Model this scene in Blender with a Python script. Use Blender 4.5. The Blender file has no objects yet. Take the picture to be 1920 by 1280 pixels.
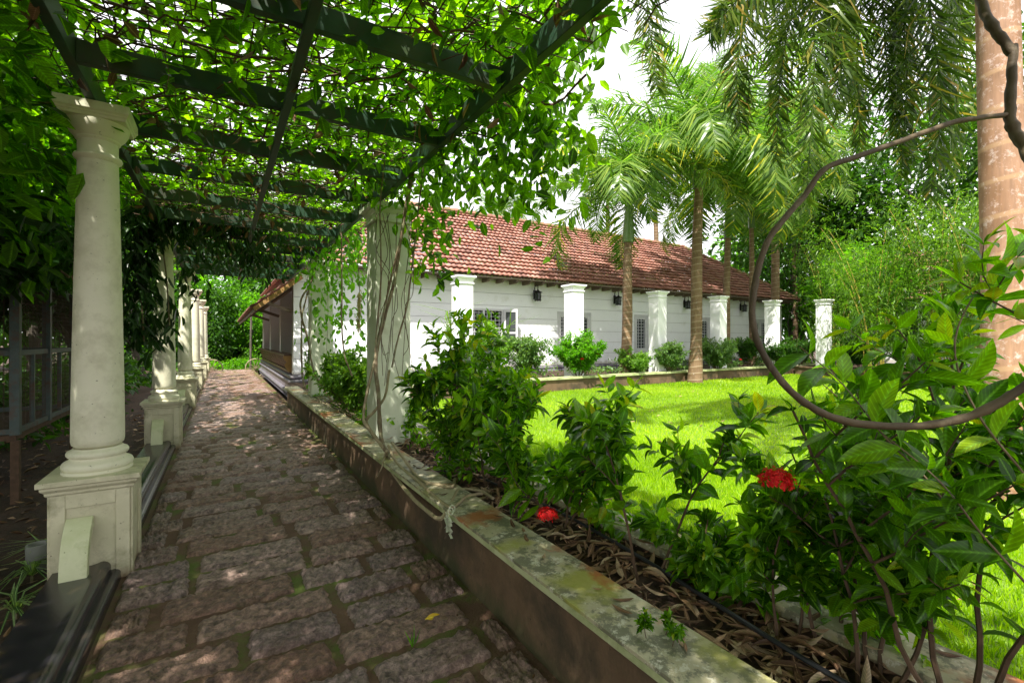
import bpy, math, random
import numpy as np
from mathutils import Vector, Matrix
random.seed(7); rng = np.random.default_rng(7)
R = math.radians
scn = bpy.context.scene
COL = scn.collection
# ------------------------------------------------------------------ camera
F = 879.0; TH = R(31.75); CT, ST = math.cos(TH), math.sin(TH); H = 1.6
cam_d = bpy.data.cameras.new('camera'); cam = bpy.data.objects.new('camera', cam_d); COL.objects.link(cam)
cam.location = (0, 0, H); cam.rotation_euler = (R(90), 0, -TH)
cam_d.sensor_width = 36; cam_d.lens = 36*F/1920; cam_d.shift_y = -4/1920
cam_d.clip_start = 0.05; cam_d.clip_end = 2000
scn.camera = cam
# ------------------------------------------------------------------ light
SUN_EL, SUN_AZ = 57, 226      # azimuth of the sun seen from the scene, clockwise from +Y
w = bpy.data.worlds.new('World'); scn.world = w; w.use_nodes = True
nt = w.node_tree; nt.nodes.clear()
sky = nt.nodes.new('ShaderNodeTexSky'); sky.sky_type = 'NISHITA'; sky.sun_disc = False
sky.sun_elevation = R(SUN_EL); sky.sun_rotation = R(SUN_AZ)
sky.air_density = 1.3; sky.dust_density = 3.5
bg = nt.nodes.new('ShaderNodeBackground'); bg.inputs['Strength'].default_value = 0.10
cl = nt.nodes.new('ShaderNodeTexNoise'); cl.inputs['Scale'].default_value = 1.6; cl.inputs['Detail'].default_value = 5
tc = nt.nodes.new('ShaderNodeTexCoord'); nt.links.new(tc.outputs['Generated'], cl.inputs['Vector'])
rp = nt.nodes.new('ShaderNodeValToRGB'); rp.color_ramp.elements[0].position = .25; rp.color_ramp.elements[1].position = .55
rp.color_ramp.elements[0].color = (.72, .72, .72, 1)
nt.links.new(cl.outputs['Fac'], rp.inputs['Fac'])
mx = nt.nodes.new('ShaderNodeMix'); mx.data_type = 'RGBA'; mx.inputs[7].default_value = (8.0, 7.8, 8.2, 1)
nt.links.new(rp.outputs['Color'], mx.inputs[0]); nt.links.new(sky.outputs[0], mx.inputs[6])
nt.links.new(mx.outputs[2], bg.inputs['Color'])
wo = nt.nodes.new('ShaderNodeOutputWorld'); nt.links.new(bg.outputs[0], wo.inputs[0])
sd = bpy.data.lights.new('sun', 'SUN'); sd.energy = 5.0; sd.angle = R(.6); sd.color = (1, .95, .86)
so = bpy.data.objects.new('sun', sd); COL.objects.link(so)
az, el = R(SUN_AZ), R(SUN_EL)
sdir = Vector((math.sin(az)*math.cos(el), math.cos(az)*math.cos(el), math.sin(el)))
so.rotation_euler = (-sdir).to_track_quat('-Z', 'Y').to_euler()
vs = scn.view_settings; vs.view_transform = 'Standard'; vs.look = 'None'; vs.exposure = 1.2; vs.gamma = 1; vs.use_curve_mapping = False
scn.cycles.max_bounces = 7; scn.cycles.transparent_max_bounces = 6; scn.cycles.diffuse_bounces = 4
scn.cycles.transmission_bounces = 5; scn.cycles.sample_clamp_indirect = 6
# ------------------------------------------------------------------ pixel -> world helpers (real planes)
def ray(u, v):
    xc = (u-960)/F
    return np.array((xc*CT+ST, -xc*ST+CT, (636-v)/F))
def at(u, v, s): return ray(u, v)*s+np.array((0, 0, H))
def onX(u, v, X): r = ray(u, v); return r*(X/r[0])+np.array((0, 0, H))
def onY(u, v, Y): r = ray(u, v); return r*(Y/r[1])+np.array((0, 0, H))
# ------------------------------------------------------------------ object helpers
def link(name, me, parent=None):
    o = bpy.data.objects.new(name, me); COL.objects.link(o)
    if parent is not None: o.parent = parent
    return o
def tag(o, label=None, cat=None, group=None, kind=None):
    if label: o['label'] = label
    if cat: o['category'] = cat
    if group: o['group'] = group
    if kind: o['kind'] = kind
    return o
def thing(name, label, cat, loc=(0, 0, 0), rz=0, group=None):
    o = link(name, None); o.location = loc; o.rotation_euler = (0, 0, rz)
    o.empty_display_size = .2
    return tag(o, label, cat, group)
def copy_tree(o, parent=None):
    c = o.copy(); COL.objects.link(c)
    if parent is not None: c.parent = parent
    for ch in [x for x in list(scn.objects) if x.parent == o]: copy_tree(ch, c)
    return c
def np_mesh(name, V, Q, mats, rnd=None, luv=None, smooth=True, mi=None):
    V = np.asarray(V, dtype=np.float32); Q = np.asarray(Q, dtype=np.int32)
    k = Q.shape[1]
    me = bpy.data.meshes.new(name)
    me.vertices.add(len(V)); me.vertices.foreach_set('co', V.ravel())
    me.loops.add(Q.size); me.loops.foreach_set('vertex_index', Q.ravel())
    me.polygons.add(len(Q)); me.polygons.foreach_set('loop_start', np.arange(0, Q.size, k, dtype=np.int32))
    me.polygons.foreach_set('loop_total', np.full(len(Q), k, dtype=np.int32))
    if mi is not None: me.polygons.foreach_set('material_index', np.asarray(mi, dtype=np.int32))
    if smooth: me.polygons.foreach_set('use_smooth', np.ones(len(Q), dtype=bool))
    me.update(calc_edges=True)
    if rnd is not None:
        a = me.attributes.new('rnd', 'FLOAT', 'POINT'); a.data.foreach_set('value', np.asarray(rnd, dtype=np.float32))
    if luv is not None:
        a = me.attributes.new('luv', 'FLOAT_VECTOR', 'POINT'); a.data.foreach_set('vector', np.asarray(luv, dtype=np.float32).ravel())
    for m in (mats if isinstance(mats, (list, tuple)) else [mats]): me.materials.append(m)
    return me
class MB:
    def __init__(s): s.v = []; s.f = []; s.sm = []
    def add(s, V, Fs, smooth=False):
        o = len(s.v); s.v += [tuple(map(float, p)) for p in V]; s.f += [tuple(i+o for i in f) for f in Fs]; s.sm += [smooth]*len(Fs); return s
    def box(s, x0, x1, y0, y1, z0, z1, rot=None):
        V = [(x, y, z) for z in (z0, z1) for (x, y) in ((x0, y0), (x1, y0), (x1, y1), (x0, y1))]
        if rot is not None: V = [tuple(rot @ Vector(p)) for p in V]
        return s.add(V, [(3, 2, 1, 0), (4, 5, 6, 7), (0, 1, 5, 4), (1, 2, 6, 5), (2, 3, 7, 6), (3, 0, 4, 7)])
    def bar(s, a, b, w, h=None, up=(0, 0, 1)):
        a = Vector(a); b = Vector(b); h = h or w; d = (b-a).normalized(); u = Vector(up)
        if abs(d.dot(u)) > .99: u = Vector((1, 0, 0))
        x = d.cross(u).normalized(); z = x.cross(d)
        V = [p+x*i*w/2+z*j*h/2 for p in (a, b) for (i, j) in ((-1, -1), (1, -1), (1, 1), (-1, 1))]
        return s.add(V, [(0, 1, 2, 3), (7, 6, 5, 4), (0, 4, 5, 1), (1, 5, 6, 2), (2, 6, 7, 3), (3, 7, 4, 0)])
    def tube(s, pts, r, n=6, cap=True):
        pts = [Vector(p) for p in pts]; m = len(pts)
        rr = r if isinstance(r, (list, tuple, np.ndarray)) else [r]*m
        V = []; x = None
        for i, p in enumerate(pts):
            d = (pts[min(i+1, m-1)]-pts[max(i-1, 0)]).normalized()
            if x is None:
                u = Vector((0, 0, 1)) if abs(d.z) < .9 else Vector((1, 0, 0)); x = d.cross(u).normalized()
            else: x = (x-d*x.dot(d)).normalized()
            y = d.cross(x)
            for k in range(n):
                a = 2*math.pi*k/n; V.append(p+(x*math.cos(a)+y*math.sin(a))*rr[i])
        Fs = [(i*n+k, i*n+(k+1) % n, (i+1)*n+(k+1) % n, (i+1)*n+k) for i in range(m-1) for k in range(n)]
        if cap: Fs += [tuple(reversed(range(n))), tuple((m-1)*n+k for k in range(n))]
        return s.add(V, Fs, True)
    def lathe(s, prof, cx=0, cy=0, n=32):
        V = [(cx+r*math.cos(2*math.pi*k/n), cy+r*math.sin(2*math.pi*k/n), z) for (r, z) in prof for k in range(n)]
        m = len(prof)
        Fs = [(i*n+k, i*n+(k+1) % n, (i+1)*n+(k+1) % n, (i+1)*n+k) for i in range(m-1) for k in range(n)]
        Fs += [tuple(reversed(range(n))), tuple((m-1)*n+k for k in range(n))]
        return s.add(V, Fs, True)
    def sweep(s, prof, path, closed=False, caps=True, smooth=False, closeprof=True):
        """prof (out, z); path [(x, y)] ; 'out' lies to the right of the walking direction"""
        n = len(path); P = [Vector(p) for p in path]; V = []
        for i in range(n):
            a = P[(i-1) % n] if (closed or i > 0) else None
            b = P[(i+1) % n] if (closed or i < n-1) else None
            d1 = (P[i]-a).normalized() if a is not None else None
            d2 = (b-P[i]).normalized() if b is not None else None
            d1 = d1 or d2; d2 = d2 or d1
            n1 = Vector((d1.y, -d1.x)); n2 = Vector((d2.y, -d2.x)); mm = (n1+n2).normalized(); k = 1/max(mm.dot(n1), .3)
            for (o, z) in prof: V.append((P[i].x+mm.x*o*k, P[i].y+mm.y*o*k, z))
        m = len(prof); Fs = []
        for i in range(n if closed else n-1):
            j = (i+1) % n
            for k in range(m if closeprof else m-1):
                l = (k+1) % m; Fs.append((i*m+k, j*m+k, j*m+l, i*m+l))
        if not closed and caps: Fs += [tuple(range(m)), tuple((n-1)*m+k for k in reversed(range(m)))]
        return s.add(V, Fs, smooth)
    def build(s, name, mat, parent=None, bevel=0):
        me = bpy.data.meshes.new(name); me.from_pydata(s.v, [], s.f); me.update()
        me.polygons.foreach_set('use_smooth', s.sm)
        if any(s.sm):
            try: me.set_sharp_from_angle(angle=R(40))
            except Exception: pass
        me.materials.append(mat)
        o = link(name, me, parent)
        if bevel:
            b = o.modifiers.new('bevel', 'BEVEL'); b.width = bevel; b.segments = 2; b.limit_method = 'ANGLE'; b.angle_limit = R(40)
        return o
def spline(pts, k=6):
    P = [np.array(p, float) for p in pts]; P = [2*P[0]-P[1]]+P+[2*P[-1]-P[-2]]; out = []
    for i in range(1, len(P)-2):
        for t in np.linspace(0, 1, k, endpoint=False):
            a, b, c, d = P[i-1:i+3]
            out.append(.5*((2*b)+(-a+c)*t+(2*a-5*b+4*c-d)*t*t+(-a+3*b-3*c+d)*t**3))
    out.append(P[-2]); return out
# ------------------------------------------------------------------ materials
def newmat(name):
    m = bpy.data.materials.new(name); m.use_nodes = True; n = m.node_tree; n.nodes.clear()
    out = n.nodes.new('ShaderNodeOutputMaterial'); return m, n, out
def N(n, t, **kw):
    x = n.nodes.new(t)
    for k, v in kw.items():
        if k in x.inputs: x.inputs[k].default_value = v
        else: setattr(x, k, v)
    return x
def noise(n, scale, detail=4, rough=.55, stretch=None, coord='Object'):
    t = N(n, 'ShaderNodeTexCoord'); x = N(n, 'ShaderNodeTexNoise'); x.inputs['Scale'].default_value = scale
    x.inputs['Detail'].default_value = detail; x.inputs['Roughness'].default_value = rough
    src = t.outputs[coord]
    if coord == 'World':
        pass
    if stretch:
        mp = N(n, 'ShaderNodeMapping'); mp.inputs['Scale'].default_value = stretch; n.links.new(src, mp.inputs[0]); src = mp.outputs[0]
    n.links.new(src, x.inputs['Vector']); return x.outputs['Fac']
def ramp(n, fac, stops):
    r = N(n, 'ShaderNodeValToRGB'); e = r.color_ramp.elements
    while len(e) < len(stops): e.new(.5)
    for i, (p, c) in enumerate(stops):
        e[i].position = p; e[i].color = (*c, 1) if len(c) == 3 else (c[0], c[0], c[0], 1)
    n.links.new(fac, r.inputs['Fac']); return r.outputs['Color']
def mix(n, fac, a, b, blend='MIX'):
    m = N(n, 'ShaderNodeMix', data_type='RGBA', blend_type=blend)
    for sock, v in ((m.inputs[0], fac), (m.inputs[6], a), (m.inputs[7], b)):
        if isinstance(v, (int, float)): sock.default_value = v
        elif isinstance(v, tuple): sock.default_value = (*v, 1)
        else: n.links.new(v, sock)
    return m.outputs[2]
def bump(n, h, strength=.3, dist=.01):
    b = N(n, 'ShaderNodeBump'); b.inputs['Strength'].default_value = strength; b.inputs['Distance'].default_value = dist
    n.links.new(h, b.inputs['Height']); return b.outputs[0]
def splash(m, col, zt, amp, sc):
    n = m.node_tree; p = [x for x in n.nodes if x.type == 'BSDF_PRINCIPLED'][0]; src = p.inputs['Base Color'].links[0].from_socket
    g = N(n, 'ShaderNodeNewGeometry'); sx = N(n, 'ShaderNodeSeparateXYZ'); n.links.new(g.outputs['Position'], sx.inputs[0])
    a = N(n, 'ShaderNodeMath', operation='MULTIPLY_ADD'); a.inputs[1].default_value = amp; n.links.new(noise(n, sc, 7, .7), a.inputs[0]); n.links.new(sx.outputs[2], a.inputs[2])
    f = ramp(n, a.outputs[0], [(max(0, zt-.09), (.8,)), (zt+.05, (0,))]); n.links.new(mix(n, f, src, col), p.inputs['Base Color'])
def solid(name, c1, c2, scale=6, rough=.6, dirt=None, dirt_scale=3, dirt_pos=(.5, .68), bumps=(40, .25, .004), stretch=None, metal=0, moss=None, spec=.5):
    m, n, out = newmat(name)
    col = ramp(n, noise(n, scale, 5, .6, stretch), [(.3, c1), (.7, c2)])
    if dirt:
        f = ramp(n, noise(n, dirt_scale, 8, .7, stretch), [(dirt_pos[0], (0,)), (dirt_pos[1], (1,))]); col = mix(n, f, col, dirt)
        sp = ramp(n, noise(n, 45, 2, .5), [(.70, (0,)), (.76, (.8,))]); col = mix(n, sp, col, tuple(x*.4 for x in dirt))
    if moss:
        f = ramp(n, noise(n, 2.2, 7, .7), [(.52, (0,)), (.66, (.9,))]); col = mix(n, f, col, moss)
    p = N(n, 'ShaderNodeBsdfPrincipled'); n.links.new(col, p.inputs['Base Color'])
    p.inputs['Roughness'].default_value = rough; p.inputs['Metallic'].default_value = metal
    p.inputs['Specular IOR Level'].default_value = spec
    if bumps: n.links.new(bump(n, noise(n, bumps[0], 5, .6), bumps[1], bumps[2]), p.inputs['Normal'])
    n.links.new(p.outputs[0], out.inputs[0]); return m
def leafmat(name, cols, trans=.45, rough=.35, tcol=None, rib=.5, spec=.32):
    """cols: ramp over the per-leaf random value"""
    m, n, out = newmat(name)
    a = N(n, 'ShaderNodeAttribute', attribute_name='rnd')
    k = len(cols); col = ramp(n, a.outputs['Fac'], [(i/(k-1), c) for i, c in enumerate(cols)])
    u = N(n, 'ShaderNodeAttribute', attribute_name='luv'); sx = N(n, 'ShaderNodeSeparateXYZ'); n.links.new(u.outputs['Vector'], sx.inputs[0])
    if rib:
        ab = N(n, 'ShaderNodeMath', operation='ABSOLUTE'); n.links.new(sx.outputs[0], ab.inputs[0])
        f = ramp(n, ab.outputs[0], [(0, (rib,)), (.09, (0,))])
        col = mix(n, f, col, tuple(min(1, x*2.2+.03) for x in cols[k//2]))
        q1 = N(n, 'ShaderNodeMath', operation='MULTIPLY_ADD'); q1.inputs[1].default_value = -.55; n.links.new(ab.outputs[0], q1.inputs[0]); n.links.new(sx.outputs[1], q1.inputs[2])
        q2 = N(n, 'ShaderNodeMath', operation='MULTIPLY'); q2.inputs[1].default_value = 9; n.links.new(q1.outputs[0], q2.inputs[0])
        q3 = N(n, 'ShaderNodeMath', operation='PINGPONG'); q3.inputs[1].default_value = .5; n.links.new(q2.outputs[0], q3.inputs[0])
        col = mix(n, 1.0, col, ramp(n, q3.outputs[0], [(0, (1.5,)), (.12, (1.0,)), (.5, (.88,))]), 'MULTIPLY')
        col = mix(n, 1.0, col, ramp(n, noise(n, 28, 4, .6), [(.3, (.7,)), (.7, (1.25,))]), 'MULTIPLY')
    p = N(n, 'ShaderNodeBsdfPrincipled'); n.links.new(col, p.inputs['Base Color']); p.inputs['Roughness'].default_value = rough
    p.inputs['Specular IOR Level'].default_value = spec
    t = N(n, 'ShaderNodeBsdfTranslucent')
    tcl = mix(n, 1.0, col, tcol or (2.5, 2.6, .6), 'MULTIPLY'); n.links.new(tcl, t.inputs['Color'])
    ms = N(n, 'ShaderNodeMixShader'); ms.inputs[0].default_value = trans
    n.links.new(p.outputs[0], ms.inputs[1]); n.links.new(t.outputs[0], ms.inputs[2]); n.links.new(ms.outputs[0], out.inputs[0])
    return m
M = {}
M['column'] = solid('column_plaster', (.66, .645, .47), (.75, .73, .56), 3, .55, (.36, .34, .20), 2.2, (.50, .78), bumps=(30, .2, .003))
M['pedestal'] = solid('pedestal_plaster', (.50, .48, .31), (.64, .61, .43), 4, .6, (.20, .19, .09), 3.5, (.5, .72), bumps=(50, .35, .004))
splash(M['pedestal'], (.19, .10, .05), .32, .5, 5)
M['brace'] = solid('brace_plaster', (.50, .54, .30), (.66, .67, .46), 6, .6, (.25, .32, .08), 3, (.5, .7))
M['pillar'] = solid('pillar_plaster', (.56, .60, .46), (.66, .68, .54), 3, .6, (.35, .36, .22), 2, (.55, .75))
M['white'] = solid('white_paint', (.78, .78, .80), (.84, .84, .86), 3, .6, (.50, .46, .42), 1.6, (.66, .82), bumps=(20, .1, .003))
M['wall'] = solid('white_wall', (.86, .86, .90), (.92, .92, .95), 1.2, .65, (.62, .62, .55), .9, (.56, .80), bumps=(15, .1, .003))
splash(M['wall'], (.42, .38, .33), .98, .5, 3)
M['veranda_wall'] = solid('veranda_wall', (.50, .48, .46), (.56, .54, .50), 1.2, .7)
M['groove'] = solid('groove', (.32, .31, .30), (.4, .38, .36), 3, .8)
M['kerb'] = solid('dark_polished_kerb', (.012, .012, .016), (.03, .028, .032), 9, .25, (.10, .07, .045), 5, (.50, .68), bumps=(25, .15, .003), spec=.7)
M['plinth'] = solid('grey_plinth', (.11, .10, .125), (.18, .17, .20), 4, .4, (.20, .16, .12), 2, (.55, .8))
M['planter'] = solid('planter_plaster', (.10, .06, .03), (.16, .10, .055), 4, .8, (.055, .04, .022), 1.6, (.46, .62), bumps=(40, .5, .006))
splash(M['planter'], (.05, .055, .02), .34, .5, 4)
M['beam'] = solid('green_painted_timber', (.008, .036, .017), (.016, .06, .028), 5, .55, (.035, .03, .02), 4, (.5, .66), stretch=(1, 1, 1), moss=(.03, .05, .008))
M['wire'] = solid('rusty_wire', (.05, .032, .02), (.08, .05, .03), 20, .8)
M['twig'] = solid('dry_twig', (.06, .035, .018), (.12, .07, .04), 20, .85)
M['stem'] = solid('vine_stem', (.10, .065, .04), (.22, .16, .09), 14, .75, (.25, .26, .14), 9, (.5, .65), bumps=(60, .5, .003))
M['palestem'] = solid('pale_vine_stem', (.26, .21, .12), (.36, .30, .18), 14, .7, (.20, .17, .08), 9, (.5, .65), bumps=(60, .5, .003))
M['liana'] = solid('liana_bark', (.04, .026, .012), (.10, .068, .03), 10, .7, (.18, .14, .08), 14, (.55, .7), bumps=(80, .7, .003), stretch=(1, 1, .3))
M['bark'] = solid('tree_bark', (.05, .04, .03), (.13, .11, .085), 6, .9, (.2, .2, .16), 5, (.6, .7), bumps=(18, .8, .02), stretch=(1, 1, .35))
M['wood'] = solid('dark_red_wood', (.06, .022, .012), (.11, .04, .02), 6, .4, stretch=(3, .5, 3))
M['rafter'] = solid('rafter_wood', (.16, .12, .09), (.24, .18, .14), 6, .7)
M['orangewood'] = solid('weathered_rafter', (.24, .13, .04), (.36, .2, .07), 6, .7)
M['iron'] = solid('black_iron', (.012, .012, .014), (.03, .025, .025), 12, .45)
M['grille'] = solid('white_grille', (.5, .5, .54), (.6, .6, .64), 6, .6)
M['frame'] = solid('window_frame', (.55, .54, .57), (.66, .65, .68), 6, .6)
M['room'] = solid('dark_room', (.03, .03, .035), (.05, .05, .05), 2, .9)
M['cage'] = solid('grey_green_cage_paint', (.045, .07, .065), (.08, .11, .10), 8, .6, (.09, .05, .03), 6, (.5, .65))
M['soil'] = solid('soil', (.045, .024, .013), (.10, .055, .03), 3, .95, (.03, .018, .01), 6, (.4, .6), bumps=(30, .9, .03))
M['pale_lawn_soil'] = solid('lawn_soil', (.08, .15, .008), (.14, .24, .012), 2, .95, bumps=(30, .9, .02))
M['concrete'] = solid('old_concrete', (.13, .11, .08), (.22, .19, .14), 4, .85, (.06, .06, .03), 3, (.45, .65))
M['hose'] = solid('black_hose', (.015, .015, .018), (.025, .025, .03), 9, .4)
M['pipe'] = solid('grey_pipe', (.22, .23, .20), (.30, .31, .27), 5, .5)
M['ribbon'] = solid('pale_ribbon', (.42, .45, .32), (.55, .57, .42), 5, .5)
M['straw'] = solid('straw_flower', (.42, .40, .14), (.55, .50, .20), 30, .7)
m, n, out = newmat('glass'); g = N(n, 'ShaderNodeBsdfPrincipled'); g.inputs['Base Color'].default_value = (.05, .055, .06, 1); g.inputs['Roughness'].default_value = .08
g.inputs['Specular IOR Level'].default_value = .5; n.links.new(g.outputs[0], out.inputs[0]); M['glass'] = m
# coping: pale stone with lichen, ochre and rust stains
m, n, out = newmat('mossy_coping')
c = ramp(n, noise(n, 3, 7, .65), [(.3, (.30, .27, .15)), (.7, (.50, .46, .32))])
f = ramp(n, noise(n, 7, 9, .75), [(.49, (0,)), (.54, (.85,))]); c = mix(n, f, c, (.12, .12, .075))
f = ramp(n, noise(n, 19, 8, .8), [(.55, (0,)), (.60, (.8,))]); c = mix(n, f, c, (.62, .60, .48))
f = ramp(n, noise(n, 2.1, 6, .6), [(.52, (0,)), (.62, (.85,))]); c = mix(n, f, c, (.30, .30, .05))
f = ramp(n, noise(n, 1.35, 6, .65, (1, 1, 1.7)), [(.54, (0,)), (.61, (.9,))]); c = mix(n, f, c, (.34, .11, .03))
p = N(n, 'ShaderNodeBsdfPrincipled'); n.links.new(c, p.inputs['Base Color']); p.inputs['Roughness'].default_value = .5
n.links.new(bump(n, noise(n, 30, 7, .7), .4, .006), p.inputs['Normal']); n.links.new(p.outputs[0], out.inputs[0]); M['coping'] = m
M['copingedge'] = solid('coping_edge', (.38, .42, .20), (.50, .52, .30), 4, .55, (.18, .22, .07), 3, (.45, .65))
# path stones
m, n, out = newmat('granite_setts')
a = N(n, 'ShaderNodeAttribute', attribute_name='rnd')
c = ramp(n, a.outputs['Fac'], [(0, (.22, .125, .085)), (.35, (.31, .20, .15)), (.7, (.35, .25, .21)), (1, (.28, .20, .18))])
f = ramp(n, noise(n, 26, 5, .7), [(.36, (.32,)), (.5, (.85,)), (.66, (1.6,))]); c = mix(n, 1.0, c, f, 'MULTIPLY')
f = ramp(n, noise(n, 1.1, 5, .6), [(.48, (0,)), (.68, (.5,))]); c = mix(n, f, c, (.20, .095, .055))
f = ramp(n, noise(n, 2.4, 8, .75), [(.62, (0,)), (.70, (.7,))]); c = mix(n, f, c, (.06, .075, .015))
p = N(n, 'ShaderNodeBsdfPrincipled'); n.links.new(c, p.inputs['Base Color']); p.inputs['Specular IOR Level'].default_value = .6
rr = ramp(n, noise(n, 9, 5, .6), [(.3, (.30,)), (.7, (.52,))]); n.links.new(rr, p.inputs['Roughness'])
n.links.new(bump(n, noise(n, 20, 6, .7), 1.0, .06), p.inputs['Normal']); n.links.new(p.outputs[0], out.inputs[0]); M['setts'] = m
m, n, out = newmat('mortar')
c = ramp(n, noise(n, 6, 7, .7), [(.3, (.09, .045, .026)), (.7, (.15, .085, .05))])
f = ramp(n, noise(n, 1.7, 8, .72), [(.48, (0,)), (.60, (.9,))]); c = mix(n, f, c, (.085, .13, .012))
p = N(n, 'ShaderNodeBsdfPrincipled'); n.links.new(c, p.inputs['Base Color']); p.inputs['Roughness'].default_value = .85
n.links.new(bump(n, noise(n, 60, 8, .7), .9, .015), p.inputs['Normal']); n.links.new(p.outputs[0], out.inputs[0]); M['mortar'] = m
# roof tiles
m, n, out = newmat('clay_tiles')
a = N(n, 'ShaderNodeAttribute', attribute_name='rnd')
c = ramp(n, a.outputs['Fac'], [(0, (.22, .085, .06)), (.4, (.36, .155, .115)), (.8, (.46, .24, .19)), (1, (.16, .07, .055))])
f = ramp(n, noise(n, .9, 8, .7), [(.5, (0,)), (.7, (.35,))]); c = mix(n, f, c, (.12, .065, .05))
f = ramp(n, noise(n, 9, 6, .7), [(.62, (0,)), (.7, (.6,))]); c = mix(n, f, c, (.42, .30, .24))
p = N(n, 'ShaderNodeBsdfPrincipled'); n.links.new(c, p.inputs['Base Color']); p.inputs['Roughness'].default_value = .75
n.links.new(bump(n, noise(n, 40, 5, .6), .3, .006), p.inputs['Normal']); n.links.new(p.outputs[0], out.inputs[0]); M['tile'] = m
M['ridge'] = solid('ridge_tile', (.2, .09, .06), (.3, .14, .1), 5, .8, (.14, .15, .03), 2.2, (.45, .6))
# palm trunk with rings
def trunkmat(name, c1, c2, ring, lichen, spacing=6.0, lich=(.6, .68)):
    m, n, out = newmat(name)
    c = ramp(n, noise(n, 3, 6, .6, (1, 1, .5)), [(.3, c1), (.7, c2)])
    f = ramp(n, noise(n, 30, 5, .6, (1, 1, .08)), [(.3, (.75,)), (.7, (1.15,))]); c = mix(n, 1.0, c, f, 'MULTIPLY')
    t = N(n, 'ShaderNodeTexCoord'); mp = N(n, 'ShaderNodeMapping'); mp.inputs['Rotation'].default_value = (.12, .05, 0); n.links.new(t.outputs['Object'], mp.inputs[0])
    wv = N(n, 'ShaderNodeTexWave', wave_type='BANDS', bands_direction='Z'); wv.inputs['Scale'].default_value = spacing/2/math.pi*1.0
    wv.inputs['Distortion'].default_value = 1.6; wv.inputs['Detail'].default_value = 2; wv.inputs['Detail Scale'].default_value = .6
    n.links.new(mp.outputs[0], wv.inputs['Vector'])
    f = ramp(n, wv.outputs['Fac'], [(.93, (0,)), (.985, (.85,))]); c = mix(n, f, c, ring)
    f = ramp(n, noise(n, 14, 6, .75), [(lich[0], (0,)), (lich[1], (.85,))]); c = mix(n, f, c, lichen)
    p = N(n, 'ShaderNodeBsdfPrincipled'); n.links.new(c, p.inputs['Base Color']); p.inputs['Roughness'].default_value = .8
    b1 = bump(n, wv.outputs['Fac'], .4, .01); n.links.new(b1, p.inputs['Normal'])
    n.links.new(p.outputs[0], out.inputs[0]); return m
M['neartrunk'] = trunkmat('near_palm_trunk', (.22, .11, .05), (.34, .20, .13), (.36, .22, .12), (.56, .44, .40), 5.5, (.53, .68))
M['palmtrunk'] = trunkmat('palm_trunk', (.13, .075, .035), (.22, .14, .075), (.30, .23, .15), (.42, .38, .34), 9, (.60, .68))
M['crownshaft'] = solid('green_crownshaft', (.06, .12, .02), (.11, .18, .04), 4, .4, stretch=(1, 1, .2))
M['cane'] = solid('bamboo_cane', (.30, .24, .04), (.42, .30, .07), 4, .5)
# leaves
M['creeper'] = leafmat('creeper_leaf', [(.016, .04, .003), (.045, .11, .005), (.08, .175, .006), (.15, .27, .010)], .62, .4, tcol=(2.7, 3.0, .4))
M['darkleaf'] = leafmat('dark_glossy_leaf', [(.008, .025, .006), (.014, .045, .008), (.025, .07, .010)], .28, .3)
M['ixora'] = leafmat('ixora_leaf', [(.014, .045, .003), (.04, .11, .004), (.075, .18, .005), (.17, .31, .008), (.34, .30, .015)], .45, .26, tcol=(2.4, 2.8, .4), rib=.55, spec=.36)
M['palm'] = leafmat('palm_leaflet', [(.035, .085, .010), (.075, .15, .02), (.12, .21, .035), (.19, .27, .035), (.50, .44, .03)], .42, .3, rib=0, tcol=(1.6, 2.1, .8))
M['nearpalm'] = leafmat('near_palm_leaflet', [(.025, .055, .006), (.045, .09, .010), (.075, .13, .016), (.15, .19, .03), (.38, .26, .06)], .4, .3, rib=0, tcol=(1.8, 2.1, .9))
M['tree'] = leafmat('tree_leaf', [(.014, .045, .007), (.03, .09, .010), (.06, .15, .015)], .4, .4)
M['bright'] = leafmat('bright_leaf', [(.045, .12, .008), (.08, .20, .010), (.13, .29, .014)], .55, .4, tcol=(2.2, 2.6, .6))
M['bamboo'] = leafmat('bamboo_leaf', [(.03, .075, .012), (.07, .15, .018), (.15, .27, .03)], .5, .4, rib=0)
M['shrub'] = leafmat('shrub_leaf', [(.035, .09, .012), (.065, .15, .02), (.12, .24, .025), (.18, .30, .03)], .4, .4)
M['grey_shrub'] = leafmat('grey_green_leaf', [(.05, .11, .035), (.09, .17, .05), (.14, .23, .07)], .35, .4)
M['grass'] = leafmat('grass_blade', [(.08, .18, .004), (.20, .36, .004), (.32, .48, .006), (.55, .62, .06)], .5, .35, rib=0, tcol=(1.7, 1.8, .4))
M['red'] = leafmat('red_petal', [(.55, .006, .008), (.75, .012, .012), (.85, .03, .03)], .3, .5, rib=0, tcol=(1, .6, .6))
M['burgundy'] = leafmat('burgundy_leaf', [(.09, .018, .015), (.18, .03, .02), (.09, .08, .02)], .35, .35)
M['dry'] = leafmat('dry_leaf', [(.06, .03, .018), (.15, .08, .04), (.28, .17, .09), (.5, .38, .25)], .15, .6, rib=.4, tcol=(1.2, 1, .8))
M['yellow'] = leafmat('yellow_leaf', [(.55, .38, .02), (.6, .42, .03)], .3, .4)
M['spider'] = leafmat('striped_leaf', [(.05, .12, .03), (.25, .34, .16)], .4, .4, rib=.9)
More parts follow.
